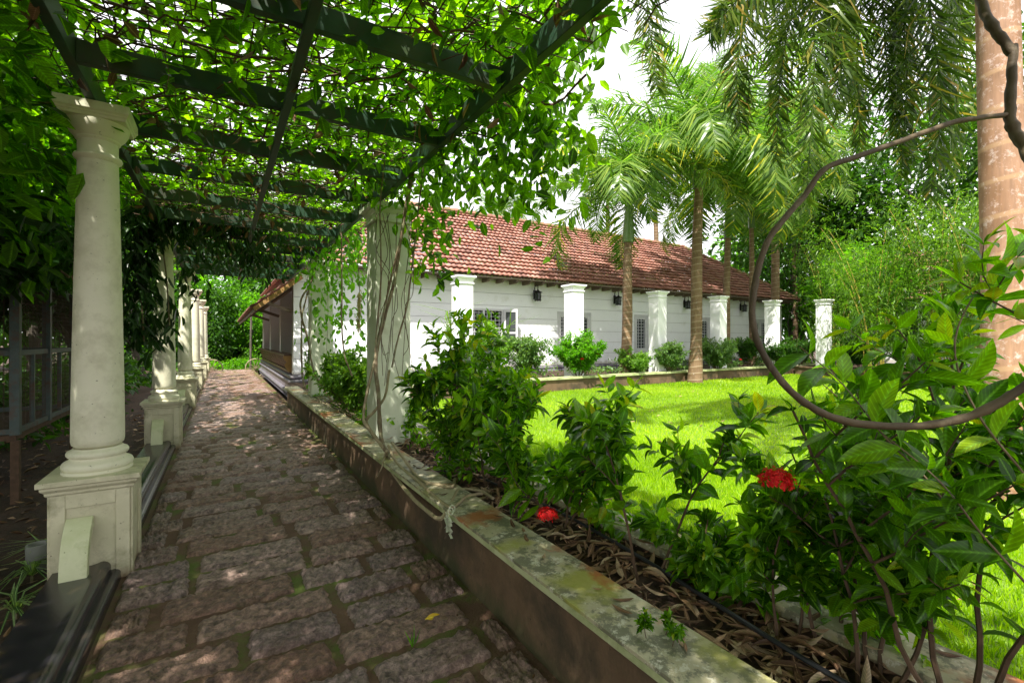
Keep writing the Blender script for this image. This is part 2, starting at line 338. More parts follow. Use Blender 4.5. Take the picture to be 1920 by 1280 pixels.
# ------------------------------------------------------------------ leaf templates: rows of (v, halfwidth, z)
def template(kind):
    if kind == 'lo':     # one folded diamond
        V = [(0, 0, 0), (.5, .42, .12), (0, 1, -.08), (-.5, .42, .12)]; Q = [(0, 1, 2, 3)]
    elif kind == 'mid':
        V = [(0, 0, 0), (.5, .3, .07), (.42, .68, .03), (0, 1, -.14), (-.42, .68, .03), (-.5, .3, .07)]; Q = [(0, 1, 2, 3), (0, 3, 4, 5)]
    elif kind == 'strip':
        V = [(-.18, 0, 0), (.18, 0, 0), (.5, .45, .05), (-.5, .45, .05), (.06, 1, -.22), (-.06, 1, -.22)]; Q = [(0, 1, 2, 3), (3, 2, 4, 5)]
    elif kind == 'blade':
        V = [(-.5, 0, 0), (.5, 0, 0), (0, 1, .0)]; Q = [(0, 1, 2)]
    else:                # hi: 3 columns x 7 rows
        rows = [(0, .02, 0), (.08, .14, .01), (.25, .40, .025), (.45, .5, .02), (.66, .43, -.02), (.85, .24, -.08), (1, .012, -.16)]
        V = []; Q = []
        for v, hw, z in rows:
            V += [(-hw, v, z+hw*.16), (0, v, z), (hw, v, z+hw*.16)]
        for i in range(len(rows)-1):
            for k in (0, 1): Q.append((i*3+k, i*3+k+1, i*3+k+4, i*3+k+3))
    V = np.array(V, float); return V, np.array(Q), np.stack([V[:, 0], V[:, 1], np.zeros(len(V))], 1)
def nrm(a): return a/np.maximum(np.linalg.norm(a, axis=-1, keepdims=True), 1e-9)
def leaves(pos, d, up, L, W, kind='mid', rnd=None, curl=None):
    """arrays -> (V, Q, rnd, luv)"""
    T, Q, U = template(kind); n = len(pos); pos = np.asarray(pos, float)
    d = nrm(np.asarray(d, float)); x = nrm(np.cross(d, up)); z = np.cross(x, d)
    L = np.broadcast_to(L, (n,))[:, None, None]; W = np.broadcast_to(W, (n,))[:, None, None]
    c = 1.0 if curl is None else np.asarray(curl)[:, None, None]
    V = pos[:, None, :]+T[None, :, 0:1]*W*x[:, None, :]+T[None, :, 1:2]*L*d[:, None, :]+T[None, :, 2:3]*L*c*z[:, None, :]
    k = len(T); Qs = (Q[None]+(np.arange(n)*k)[:, None, None]).reshape(-1, Q.shape[1])
    if rnd is None: rnd = rng.random(n)
    return V.reshape(-1, 3), Qs, np.repeat(rnd, k), np.tile(U, (n, 1))
def join(parts):
    V = []; Q = []; r = []; u = []; o = 0
    for p in parts:
        V.append(p[0]); Q.append(p[1]+o); r.append(p[2]); u.append(p[3]); o += len(p[0])
    return np.concatenate(V), np.concatenate(Q), np.concatenate(r), np.concatenate(u)
def leafobj(name, data, mat, parent=None):
    V, Q, r, u = data; return link(name, np_mesh(name, V, Q, mat, r, u), parent)
def rdir(n): return nrm(rng.normal(size=(n, 3)))
def cloud(center, rad, n, L, ratio=.45, kind='mid', droop=.3, clumps=0, flat=0.0, spread=.35, shell=.55):
    """leaves gathered in clumps through an ellipsoid"""
    center = np.array(center, float); rad = np.array(rad, float)
    K = clumps or max(4, n//45)
    cc = rdir(K)*((shell+(1-shell)*rng.random((K, 1)))**.6); cc = cc*(.8+.35*rng.random((K, 1)))
    idx = rng.integers(0, K, n); w_ = (rng.random(K)*.5+.6)[idx][:, None]
    loc = rng.normal(size=(n, 3))*spread*w_*np.array((1, 1, .75))
    p = cc[idx]+loc*.6; pos = center+p*rad
    d = nrm(nrm(p)*.6+rdir(n)*.8+np.array((0, 0, -droop))); up = nrm(np.array((0, 0, 1.0))+rdir(n)*.75)
    Ls = L*(.6+.7*rng.random(n)); rn = np.clip(.5*rng.random(n)+.5*rng.random(K)[idx], 0, 1)
    return leaves(pos, d, up, Ls, Ls*ratio, kind, rn)
# ================================================================== GROUND
def sheet(name, x0, x1, y0, y1, z, mat, nx=1, ny=1, amp=0, kind='structure'):
    xs = np.linspace(x0, x1, nx+1); ys = np.linspace(y0, y1, ny+1); X, Y = np.meshgrid(xs, ys)
    Z = z+amp*(np.sin(X*1.7+1)*np.cos(Y*1.3)+.5*np.sin(X*4.1+Y*3.3)+.4*rng.normal(size=X.shape)*.6)
    V = np.stack([X.ravel(), Y.ravel(), Z.ravel()], 1); i = np.arange(ny)[:, None]*(nx+1)+np.arange(nx)[None]
    i = i.ravel(); Q = np.stack([i, i+1, i+nx+2, i+nx+1], 1)
    return tag(link(name, np_mesh(name, V, Q, mat)), kind=kind)
sheet('ground', -400, 400, -400, 400, -.32, M['soil'])
sheet('garden_soil', -14, -.9, -2, 34, -.22, M['soil'], 60, 130, .025)
sheet('lawn', 2.28, 25.6, -6, 10.82, .10, M['pale_lawn_soil'], 50, 40, .004)
sheet('path_bed', -.66, 1.42, -2.5, 29, .0, M['mortar'], 40, 300, .0035)
sheet('forecourt', -12, 16, 28.9, 60, -.06, M['soil'], 20, 20, .01)
# stone setts (one surface)
def setts():
    Vs = []; Qs = []; rs = []; off = 0; y = -1.0
    while y < 28.6:
        dep = random.uniform(.275, .34); x = -.57-random.uniform(0, .35)
        while x < 1.33:
            ln = random.uniform(.42, .76)
            x0, x1 = max(x, -.565), min(x+ln, 1.335)
            if x1-x0 > .12:
                nx, ny = (26, 13) if y < 5 else (16, 8) if y < 7 else ((7, 4) if y < 14 else (3, 2))
                u = np.linspace(0, 1, nx+1); v = np.linspace(0, 1, ny+1); U, W = np.meshgrid(u, v)
                j = lambda: random.uniform(-.012, .012)
                g0, g1 = .026+j()*.5, .026+j()*.5
                xa = x0+g0+j(); xb = x1-g1+j(); ya = y+.024+j()*.7; yb = y+dep-.024+j()*.7; sk = j()*1.4
                X = xa+(xb-xa)*U; Y = ya+(yb-ya)*W+sk*(U-.5)
                ed = np.minimum(np.minimum(U, 1-U)*(xb-xa), np.minimum(W, 1-W)*(yb-ya))
                ez = np.clip(ed/.022, 0, 1)**.6
                hb = .030+random.uniform(-.004, .006)
                rg_ = rng.normal(size=U.shape)*.012; rg_[1:-1, 1:-1] = (rg_[1:-1, 1:-1]*2+rg_[:-2, 1:-1]+rg_[2:, 1:-1]+rg_[1:-1, :-2]+rg_[1:-1, 2:])/6
                Z = -.006+ez*(hb+(rg_ if y < 7 else 0)+.5*j()*(U-.5)+.5*j()*(W-.5))+ez*rng.normal(size=U.shape)*(.0045 if y < 7 else .001)
                onedge = (ed <= 1e-6)
                X = X+onedge*rng.normal(size=U.shape)*.005; Y = Y+onedge*rng.normal(size=U.shape)*.005
                V = np.stack([X.ravel(), Y.ravel(), Z.ravel()], 1)
                i = (np.arange(ny)[:, None]*(nx+1)+np.arange(nx)[None]).ravel()
                Qs.append(np.stack([i, i+1, i+nx+2, i+nx+1], 1)+off); Vs.append(V); rs.append(np.full(len(V), random.random())); off += len(V)
            x += ln
        y += dep
    tag(link('path', np_mesh('path', np.concatenate(Vs), np.concatenate(Qs), M['setts'], np.concatenate(rs))), kind='structure')
setts()
# dark moulded kerb on the left, three rounds stepping down to the path
def arc(cx, cz, r, a0, a1, n=6): return [(cx+r*math.cos(R(a0+(a1-a0)*i/n)), cz+r*math.sin(R(a0+(a1-a0)*i/n))) for i in range(n+1)]
kp = [(-.34, -.3), (-.34, .115), (-.15, .115)]+arc(-.10, .082, .045, 120, -10, 8)+[(-.055, .06)]+arc(-.03, .035, .028, 110, -20, 6)+[(0, .0), (0, -.3)]
mb = MB(); mb.sweep([(o, z) for o, z in kp], [(-.575, -2.5), (-.575, 28.5)][::1], smooth=True)
tag(mb.build('kerb', M['kerb']), kind='structure')
# ================================================================== COLUMNS
def sq(cx, cy, h): return [(cx-h, cy-h), (cx-h, cy+h), (cx+h, cy+h), (cx+h, cy-h)]   # clockwise: right side is outside? (walk so that 'out' is inside)
def ringpath(h): return [(-h, -h), (h, -h), (h, h), (-h, h)]                        # counter-clockwise: right-hand side is outside
def make_column():
    t = thing('garden_column', 'x', 'column', (-.73, 4.28, 0))
    b = MB(); h = .20
    b.box(-h, h, -h, h, -.35, .60)
    for k in range(4):   # raised frame strips leave a sunk panel on each face
        rot = Matrix.Rotation(k*math.pi/2, 4, 'Z')
        b.box(-h, -h+.075, -h-.014, -h, -.34, .60, rot); b.box(h-.075, h, -h-.014, -h, -.34, .60, rot)
        b.box(-h+.075, h-.075, -h-.014, -h, .51, .60, rot)
    b.build('pedestal', M['pedestal'], t, .004)
    c = MB()
    c.sweep([(-.1, .60), (.016, .60), (.022, .612), (.022, .625), (.040, .645), (.040, .668), (.055, .675), (.055, .70), (-.1, .70)], ringpath(h))
    c = MB(); c.sweep([(-.15, .60), (.016, .60), (.024, .612), (.024, .625), (.042, .645), (.042, .662), (.058, .668), (.058, .70), (-.15, .70)], ringpath(h), closed=True)
    c.box(-.08, .08, -.08, .08, .62, .699)
    c.build('pedestal_cap', M['pedestal'], t, .003)
    pr = [(.190, .7005), (.190, .72)]+arc(.160, .745, .033, -50, 80, 6)+[(.150, .79), (.148, .80)]+arc(.144, .825, .024, -80, 80, 5)+[(.138, .855), (.134, .862)]
    MB().lathe(pr, n=40).build('column_base', M['column'], t)
    pr = [(.110, .8625), (.126, .872), (.139, .885), (.144, .91), (.144, .96)]+[(.144-.034*((z-.96)/1.86)**1.25, z) for z in np.linspace(1.1, 2.82, 14)]
    MB().lathe(pr, n=48).build('shaft', M['column'], t)
    pr = [(.110, 2.8205), (.127, 2.835), (.133, 2.848), (.128, 2.862), (.114, 2.872), (.110, 2.885), (.110, 2.955), (.115, 2.96), (.122, 2.968), (.122, 2.978), (.130, 2.985), (.148, 3.005), (.166, 3.04), (.172, 3.07), (.172, 3.08)]
    MB().lathe(pr, n=44).build('capital', M['column'], t)
    a = MB(); a.sweep([(-.13, 3.0805), (.0, 3.0805), (.004, 3.098), (.012, 3.105), (.012, 3.115), (.022, 3.125), (.022, 3.18), (-.13, 3.18)], ringpath(.172), closed=True); a.box(-.05, .05, -.05, .05, 3.085, 3.178)
    a.build('abacus', M['column'], t, .003)
    for s in (-1, 1):      # curved plaster brace springing from the pedestal to the kerb
        v = []; f = []; K = 10
        for i in range(K+1):
            a_ = R(12+78*i/K)
            for (ry, rz) in ((.235, .37), (.185, .30)):
                for xx in (-.12, .015): v.append((xx, s*(.165+ry*math.sin(a_)), .085+rz*math.cos(a_)))
        for i in range(K):
            q = i*4; w4 = q+4
            f += [(q, q+1, w4+1, w4), (q+2, w4+2, w4+3, q+3), (q, w4, w4+2, q+2), (q+1, q+3, w4+3, w4+1)]
        f += [(0, 2, 3, 1), (K*4, K*4+1, K*4+3, K*4+2)]
        MB().add(v, f, True).build('curved_brace', M['brace'], t, .004)
    return t
clabels = ['nearest white round column on a panelled pedestal, left of the path, stained capital',
           'second white round column along the left kerb, half hidden by drooping leaves',
           'third white round column on the left kerb, palm frond tips in front of it',
           'fourth white round column on the left kerb, just past the frond tips',
           'fifth white round column on the left kerb, leafy twigs crossing its shaft',
           'farthest visible white round column at the end of the left kerb']
c0 = make_column()
for i, y in enumerate((4.28, 8.65, 13.3, 18.0, 22.6, 27.2)):
    c = c0 if i == 0 else copy_tree(c0)
    c.location = (-.73, y, 0); tag(c, clabels[i], 'column', 'white columns along the left kerb')
# ================================================================== SQUARE PILLARS
def make_pillar(name, mat, hw=.205, z0=0, z1=3.18):
    t = thing(name, 'x', 'pillar'); b = MB(); b.box(-hw, hw, -hw, hw, z0, z1-.215); b.build('shaft', mat, t, .006)
    c = MB(); z = z1
    c.sweep([(-.12, z-.2145), (.0, z-.2145), (.028, z-.21), (.028, z-.19), (.006, z-.18), (.006, z-.115), (.022, z-.10), (.04, z-.075), (.04, z-.06), (.07, z-.045), (.07, z), (-.12, z)], ringpath(hw), closed=True)
    c.box(-hw+.1, hw-.1, -hw+.1, hw-.1, z-.2, z-.004); c.build('capital', mat, t, .003)
    return t
pp = make_pillar('pergola_pillar', M['pillar'])
for i, (y, lb) in enumerate(((5.62, 'near square pillar under the pergola edge, wrapped in hanging vine stems'), (10.2, 'square pergola pillar beside the house corner, veiled in thin hanging stems'))):
    p = pp if i == 0 else copy_tree(pp)
    p.location = (1.715, y, 0); tag(p, lb, 'pillar', 'square pillars carrying the pergola')
gp = make_pillar('garden_pillar', M['white'], .215, .1, 3.27)
gl = ['white square garden pillar left of the open shuttered window', 'white square pillar in front of the middle window, between the first two wall lanterns',
      'white square pillar just right of the first palm trunk', 'white square pillar between the stoutest palm trunk and the next',
      'white square pillar with a palm trunk rising behind its cap, near the house end']
for i, x in enumerate((5.44, 9.24, 13.0, 16.45, 20.2)):
    p = gp if i == 0 else copy_tree(gp)
    p.location = (x, 11.3, 0); tag(p, gl[i], 'pillar', 'white pillars in the bed before the house')
for (x, y, lb) in ((21.6, 5.6, 'white square pillar right of the lawn, seen between shrub leaves near the big trunk'), (21.6, 9.9, 'white square pillar at the lawn corner behind the burgundy plant')):
    p = copy_tree(gp); p.location = (x, y, 0); tag(p, lb, 'pillar', 'white pillars on the right side of the lawn')
# ================================================================== PERGOLA
pg = thing('pergola', 'green timber pergola over the path with cross beams and wire netting', 'pergola', (0, 0, 0))
HB = 3.182
for (xa, xb) in ((-.765, -.71), (1.505, 1.56)):
    MB().box(xa, xb, -1.5, 14.2, HB, HB+.15).build('main_beam', M['beam'], pg, .004)
cy = [-.6, .5, 1.65, 2.8, 3.9, 4.98, 6.05, 7.15, 8.25, 9.35, 10.45, 11.55, 12.65, 13.75, 14.85]
for y in [.924*q for q in cy]: MB().box(-.709, 1.504, y-.025, y+.025, HB+.004, HB+.135).build('cross_beam', M['beam'], pg, .003)
MB().box(.345, .395, -1.5, 14.1, HB-.045, HB+.001).build('centre_rail', M['beam'], pg, .003)
b = MB()
for i in range(18):
    x = -1.05+i*.17+random.uniform(-.02, .02); b.tube([(x+random.uniform(-.02, .02), y, HB+.165+random.uniform(-.02, .02)) for y in np.linspace(-1.5, 14.2, 26)], .004, 4)
for i in range(88):
    y = -1.4+i*.175+random.uniform(-.02, .02); b.tube([(x, y+random.uniform(-.02, .02), HB+.160+random.uniform(-.02, .02)) for x in np.linspace(-1.1, 1.95, 8)], .0035, 4)
b.build('wire_netting', M['wire'], pg)
# creeper over it
cr = thing('pergola_creeper', 'dense leafy creeper covering the pergola roof and spilling over its right edge', 'creeper', (0, 0, 0))
def canopy(n, x0, x1, y0, y1, z0, z1, L, mask=None, kind='mid'):
    pos = np.stack([rng.uniform(x0, x1, n), rng.uniform(y0, y1, n), z0+(z1-z0)*rng.random(n)**1.2], 1)
    gx = np.sin(pos[:, 0]*5.1+pos[:, 1]*2.3)+np.sin(pos[:, 1]*4.7-pos[:, 0]*3.1+1.3)+np.sin(pos[:, 0]*9+pos[:, 1]*8.)*.6
    keep = gx+rng.normal(size=n)*.9 > -1.7; pos = pos[keep]; n = len(pos)
    d = nrm(rdir(n)*np.array((1, 1, .35))+np.array((0, 0, -.25))); up = nrm(np.array((0, 0, 1.))+rdir(n)*.55)
    Ls = L*(.55+.8*rng.random(n)); return leaves(pos, d, up, Ls, Ls*.5, kind)
parts = [canopy(9800, -1.15, 1.9, -.5, 5, HB+.18, HB+.62, .105), canopy(15500, -1.2, 1.9, 4.5, 14.3, HB+.18, HB+.5, .105),
         canopy(900, -.9, 1.7, .3, 6, HB-.04, HB+.2, .13),
         canopy(1400, -1.9, -.8, .5, 7, HB-.1, HB+.5, .13), canopy(6500, -3.5, -1.0, -2.5, 9.5, HB+.25, HB+1.0, .14), canopy(2500, -1.2, 1.9, -2.5, 1.2, HB+.18, HB+.6, .12)]  # leaves left of the beam spread wider, added to block sun from the path
leafobj('roof_foliage', join(parts), M['creeper'], cr)
def hang(specs, L, kind='mid', ratio=.5, droop=.9):
    out = []
    for (u, v, s, ru, rv, rs, n) in specs:
        c = at(u, v, s); e = rng.normal(size=(n, 3))*.5
        pos = c+e[:, :1]*np.array((CT, -ST, 0))*(ru*s/F)+e[:, 1:2]*np.array((0, 0, 1.))*(rv*s/F)+e[:, 2:3]*np.array((ST, CT, 0))*rs
        d = nrm(rdir(n)*.8+np.array((0, 0, -droop))); up = nrm(rdir(n)+np.array((-.3, -.5, .6)))
        Ls = L*(.55+.75*rng.random(n)); out.append(leaves(pos, d, up, Ls, Ls*ratio, kind))
    return join(out)
edge = hang([(1010, 120, 3.6, 110, 120, .5, 260), (940, 215, 4.0, 130, 110, .5, 330), (1000, 240, 3.9, 100, 110, .5, 240), (960, 320, 4.2, 110, 90, .5, 180), (860, 310, 4.6, 120, 70, .6, 250),
             (800, 420, 5.2, 60, 120, .4, 170), (1090, 60, 3.2, 60, 70, .4, 60), (1030, 400, 4.2, 70, 60, .3, 36), (820, 480, 5.2, 35, 60, .3, 34), (1060, 280, 3.7, 80, 50, .3, 50),
             (900, 60, 3.4, 160, 90, .4, 220), (770, 80, 3.4, 150, 90, .4, 120), (740, 330, 5.2, 110, 60, .5, 120), (830, 390, 5., 80, 50, .4, 50)], .125, 'mid', .5, .7)
leafobj('edge_foliage', edge, M['creeper'], cr)
# thin tangled twigs under the roof
b = MB()
for i in range(1500):
    x, y = random.uniform(-.9, 1.8), random.uniform(.8, 13.5); z = HB+.15+random.uniform(-.03, .25); a = random.uniform(0, 6.28); pts = []
    for k in range(random.randint(5, 9)):
        pts.append((x, y, z)); a += random.uniform(-.7, .7); x += .13*math.cos(a); y += .13*math.sin(a); z = min(HB+.5, max(HB-.04, z+random.uniform(-.06, .05))); x = min(1.9, x)
    b.tube(pts, random.choice((.003, .004, .005, .008)), 4, False)
for i in range(130):  # dangling threads
    x, y = random.uniform(-.7, 1.6), random.uniform(3, 13.5); z = HB+.15; pts = []
    for k in range(4): pts.append((x, y, z)); x += random.uniform(-.04, .04); y += random.uniform(-.04, .04); z -= random.uniform(.04, .15)
    b.tube(pts, .0022, 3, False)
b.build('tangled_twigs', M['twig'], cr)
n = 420; pos = np.stack([rng.uniform(-.9, 1.7, n), rng.uniform(1, 12, n), HB+rng.uniform(-.05, .3, n)], 1)
leafobj('withered_leaves', leaves(pos, nrm(rdir(n)+np.array((0, 0, -.9))), rdir(n), .12, .045, 'mid', rng.random(n)*.7), M['dry'], cr)
# long stems
def stemset(name, label, cat, items, group=None):
    t = thing(name, label, cat, (0, 0, 0), 0, group)
    for nm, mat, pts, r0, r1, n_ in items:
        P = spline(pts, 6); kn = np.random.default_rng(len(P)).normal(size=len(P)); rr = np.linspace(r0, r1, len(P))*(1+.06*np.sin(np.arange(len(P))*1.7)+.02*kn+.10*(kn > 1.4)); P = [p+.05*r0*np.random.default_rng(i).normal(size=3) for i, p in enumerate(P)]; MB().tube(P, list(rr), n_).build(nm, M[mat], t)
    return t
A = lambda s, *uv: [at(u, v, s+ds) for (u, v, ds) in uv]
def cop(u, v, X=None, Z=.445):
    r = ray(u, v); return r*((Z-H)/r[2])+np.array((0, 0, H))
items = [
 ('thick_stem', 'stem', [cop(737, 862), at(716, 827, 4.62), at(710, 746, 4.7), at(705, 673, 4.8), at(720, 599, 4.85), at(739, 530, 4.85), at(751, 453, 4.75), at(763, 380, 4.65), at(785, 275, 4.5), at(850, 225, 4.1), at(905, 185, 3.6)], .022, .014, 7),
 ('stem', 'palestem', [cop(733, 858), at(694, 807, 4.6), at(682, 786, 4.65), at(686, 746, 4.7), at(702, 677, 4.78), at(712, 620, 4.85), at(735, 545, 4.85)], .017, .012, 6),
 ('stem', 'palestem', [cop(735, 855), at(688, 795, 4.7), at(702, 771, 4.72), at(722, 742, 4.75), at(730, 693, 4.8)], .015, .012, 6),
 ('stem', 'stem', [at(704, 660, 4.7), at(706, 624, 4.7), at(714, 534, 4.72), at(714, 460, 4.7), at(713, 380, 4.7), at(722, 300, 4.5)], .010, .007, 5),
 ('stem', 'stem', [at(735, 689, 4.8), at(745, 640, 4.85), at(763, 575, 4.9), at(771, 514, 4.9), at(780, 440, 4.8), at(786, 380, 4.7), at(800, 270, 4.4)], .010, .008, 5),
 ('stem', 'stem', [at(705, 660, 4.75), at(725, 560, 4.8), at(748, 460, 4.7), at(775, 330, 4.6), at(800, 170, 4.2), at(780, 60, 3.9)], .012, .008, 5),
 ('trailing_stem', 'palestem', [at(725, 845, 4.5), onX(727, 870, 1.36), onX(763, 921, 1.27), onX(800, 957, 1.24), onX(827, 971, 1.25), cop(847, 940), cop(862, 918), cop(900, 920), cop(925, 934)], .016, .011, 6),
 ('trailing_stem', 'palestem', [at(728, 835, 4.5), cop(745, 868, Z=.46), cop(787, 904, Z=.46), cop(827, 940, Z=.455), cop(850, 950, Z=.46), cop(875, 930, Z=.48), cop(905, 925, Z=.46)], .014, .010, 6),
 ('trailing_stem', 'palestem', [at(735, 830, 4.5), cop(773, 881, Z=.47), cop(793, 901, Z=.46), cop(820, 908, Z=.46), cop(847, 912, Z=.47), at(853, 897, 3.9)], .015, .012, 6),
 ('trailing_stem', 'palestem', [onX(722, 850, 1.34), onX(716, 875, 1.27), onX(708, 893, 1.265)], .007, .006, 5)]
for k in range(9):
    u0 = random.uniform(712, 768); uu = [u0+random.uniform(-16, 16) for _ in range(5)]
    items.append(('thin_stem', 'twig', [at(uu[j], 400+j*random.uniform(60, 85), 4.95+random.uniform(-.1, .15)) for j in range(5)], .004, .003, 4))
stemset('climbing_vine', 'woody vine stems climbing the near square pillar and trailing over the coping', 'vine', items)
items = []
for k in range(14):
    u0 = random.uniform(574, 618); s0 = random.uniform(9.2, 10.1); L_ = random.uniform(120, 300)
    items.append(('thin_stem', 'twig', [at(u0+random.uniform(-7, 7), 470+L_*j/4, s0) for j in range(5)], random.choice((.004, .006)), .003, 4))
items += [('stem', 'stem', [at(600, 430, 9), at(586, 520, 8.9), at(563, 570, 8.8), at(578, 640, 8.7), at(590, 700, 8.3), at(622, 752, 7.6)], .02, .016, 6),
          ('stem', 'stem', [at(640, 430, 7), at(641, 560, 6.9), at(640, 590, 6.9), at(645, 660, 6.8), at(660, 704, 6.8)], .013, .01, 5),
          ('stem', 'stem', [at(571, 727, 8.2), at(566, 690, 8.8), at(566, 600, 9.0), at(574, 560, 9.), at(596, 480, 9.2)], .018, .012, 6)]
for k in range(9):
    items.append(('thin_stem', 'palestem', [cop(572+random.uniform(-5, 12), 735+random.uniform(-4, 6), Z=.47), cop(610+random.uniform(-10, 10), 752+random.uniform(-10, 8), Z=.48), cop(655+random.uniform(-15, 15), 775+random.uniform(-14, 10), Z=.46)], .008, .006, 4))
vt = stemset('hanging_vine', 'curtain of thin vine stems hanging beside the far square pillar', 'vine', items)
leafobj('foliage', hang([(612, 440, 9, 80, 90, .6, 260), (640, 520, 8.5, 60, 110, .5, 230), (655, 590, 8.5, 50, 60, .4, 60), (655, 470, 7.5, 70, 70, .5, 160), (620, 570, 9, 40, 110, .4, 90)], .13), M['bright'], vt)
# dark compound leaves drooping under the roof between the first columns
dk = thing('drooping_creeper', 'dark long-leaved creeper drooping between the first and second columns', 'creeper')
leafobj('foliage', hang([(290, 385, 6.4, 80, 70, .6, 330), (400, 375, 7, 120, 50, .7, 420), (350, 400, 6.6, 90, 45, .6, 260), (440, 410, 7.4, 70, 60, .5, 260), (258, 500, 6.2, 30, 110, .3, 260), (262, 600, 6.2, 34, 70, .3, 120), (315, 600, 6.6, 16, 45, .2, 26), (480, 470, 8.4, 50, 45, .5, 140),
                         (250, 420, 6.2, 40, 100, .4, 220), (560, 430, 8.6, 110, 40, .6, 260), (430, 470, 9, 60, 40, .5, 140), (350, 520, 7.5, 30, 40, .2, 50)], .21, 'mid', .25, 1.0), M['darkleaf'], dk)
b = MB()
for (pts) in ([(240, 330, 6.3), (290, 400, 6.4), (310, 500, 6.5), (318, 610, 6.5)], [(380, 340, 7), (400, 400, 7), (440, 470, 7.2)], [(255, 350, 6.2), (262, 500, 6.2), (270, 640, 6.2)]):
    b.tube(spline([at(*p) for p in pts], 5), .01, 5)
b.build('branch', M['stem'], dk)
bo = thing('leafy_bough', 'dark leafy bough drooping in front of the bird cage roof', 'bough')
leafobj('foliage', hang([(30, 450, 4.9, 90, 60, .5, 420), (110, 470, 5.0, 50, 50, .4, 260), (60, 520, 5.0, 90, 35, .4, 260), (20, 380, 4.6, 60, 80, .5, 240)], .13, 'mid', .36, .35), M['tree'], bo)
MB().tube(spline([at(-150, 380, 5.0), at(-40, 430, 5.0), at(60, 470, 4.95), at(130, 520, 4.95)], 6), .012, 6).build('branch', M['stem'], bo)
fl = thing('flower_spike', 'pale straw yellow flower spike hanging left of the near square pillar', 'flower')
c = at(674, 545, 5.3); e = at(672, 620, 5.3)
n = 260; tt = rng.random(n); pos = c+(e-c)*tt[:, None]+rng.normal(size=(n, 3))*.008
leafobj('petal_cluster', leaves(pos, nrm(rdir(n)*.55+np.array((0, 0, -1.))), rdir(n), .05*(1.2-.6*tt), .014, 'lo', rng.random(n)*.5+.5), M['straw'], fl)
MB().tube(spline([at(690, 440, 5.3), at(672, 480, 5.3), c, e], 4), .004, 4).build('stalk', M['stem'], fl)
# ================================================================== PLANTER ALONG THE PATH
pl = thing('planter_wall', 'long brown plastered planter wall with mossy stone coping beside the path', 'planter wall', (1.34, 5, 0))
def par(o): 
    o.matrix_parent_inverse = Matrix.Translation(o.parent.location).inverted(); return o
par(MB().box(1.345, 1.53, -2.5, 12.5, -.05, .375).build('wall', M['planter'], pl))
par(MB().sweep([(-.2, .3755), (.012, .3755), (.012, .385), (.025, .39), (.025, .40), (.042, .405), (.042, .4335), (-.2, .4335)], [(1.335, 12.52), (1.335, -2.5)][::1]).build('coping_moulding', M['copingedge'], pl, .002))
par(MB().box(1.292, 1.585, -2.5, 12.56, .434, .452).build('coping', M['coping'], pl, .003))
par(MB().box(2.08, 2.26, -2.5, 10.8, -.05, .405).build('inner_wall', M['planter'], pl))
par(MB().box(2.05, 2.30, -2.5, 10.8, .4055, .452).build('inner_coping', M['coping'], pl, .003))
par(MB().box(1.53, 2.08, 12.3, 12.5, -.05, .43).build('end_wall', M['planter'], pl))
sheet('planter_soil', 1.50, 2.10, -2.5, 12.4, .36, M['soil'], 14, 260, .016)
# house bed planter
hb = thing('house_bed_wall', 'low brown and grey retaining wall with pale coping before the house', 'planter wall', (12, 10.85, 0))
par(MB().box(2.31, 24, 10.86, 11.02, 0, .43).build('wall', M['planter'], hb)); par(MB().box(2.3, 24.05, 10.81, 11.05, .4305, .50).build('coping', M['copingedge'], hb, .004))
sheet('house_bed_soil', 1.5, 26, 10.95, 14.4, .40, M['soil'], 60, 10, .02)
rb = thing('right_bed_wall', 'low brown retaining wall along the right side of the lawn', 'planter wall', (20.9, 5, 0))
par(MB().box(20.85, 21.0, -5, 10.7, 0, .40).build('wall', M['planter'], rb)); par(MB().box(20.8, 21.04, -5, 10.7, .4005, .46).build('coping', M['planter'], rb, .004))
sheet('right_bed_soil', 20.95, 27, -5, 10.8, .38, M['soil'], 12, 24, .02)
# ================================================================== HOUSE
X0, X1, Y0, EZ, RZ = 1.72, 26.9, 14.5, 3.73, 6.97
hs = thing('house', 'long white house with red clay tile roof and grooved walls', 'house', (14, 14.5, 0))
wins = [(7.0, 8.62), (11.03, 12.75), (15.2, 16.9), (19.6, 21.2), (23.9, 25.6)]
WZ0, WZ1 = 1.05, 2.68
b = MB(); g = MB()
zs = [.60]+[.60+.44*k for k in range(1, 8)]+[3.72]
g.box(X0+.02, X1, Y0+.06, Y0+.08, .60, WZ0); g.box(X0+.02, X1, Y0+.06, Y0+.08, WZ1, 3.72)
xs = [X0+.02]+[x for w_ in wins for x in w_]+[X1]
for i in range(0, len(xs), 2): g.box(xs[i], xs[i+1], Y0+.06, Y0+.08, WZ0+.001, WZ1-.001)
for a, c_ in zip(zs[:-1], zs[1:]):
    za, zb = a+.006, c_-.006
    cuts = sorted(set([za, zb]+[z for z in (WZ0, WZ1) if za < z < zb]))
    for z0, z1 in zip(cuts[:-1], cuts[1:]):
        if z0 >= WZ0-1e-6 and z1 <= WZ1+1e-6:
            for i in range(0, len(xs), 2): b.box(xs[i] if i else X0, xs[i+1], Y0, Y0+.06, z0, z1)
        else: b.box(X0, X1, Y0, Y0+.06, z0, z1)
par(b.build('wall', M['wall'], hs)); par(g.build('groove_backing', M['groove'], hs))
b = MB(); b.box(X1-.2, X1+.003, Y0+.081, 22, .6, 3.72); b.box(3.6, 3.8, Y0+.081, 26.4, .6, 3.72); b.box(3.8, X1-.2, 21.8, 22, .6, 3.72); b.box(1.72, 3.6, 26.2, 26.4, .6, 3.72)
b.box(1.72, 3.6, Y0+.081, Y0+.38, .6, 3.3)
par(b.build('side_wall', M['veranda_wall'], hs))
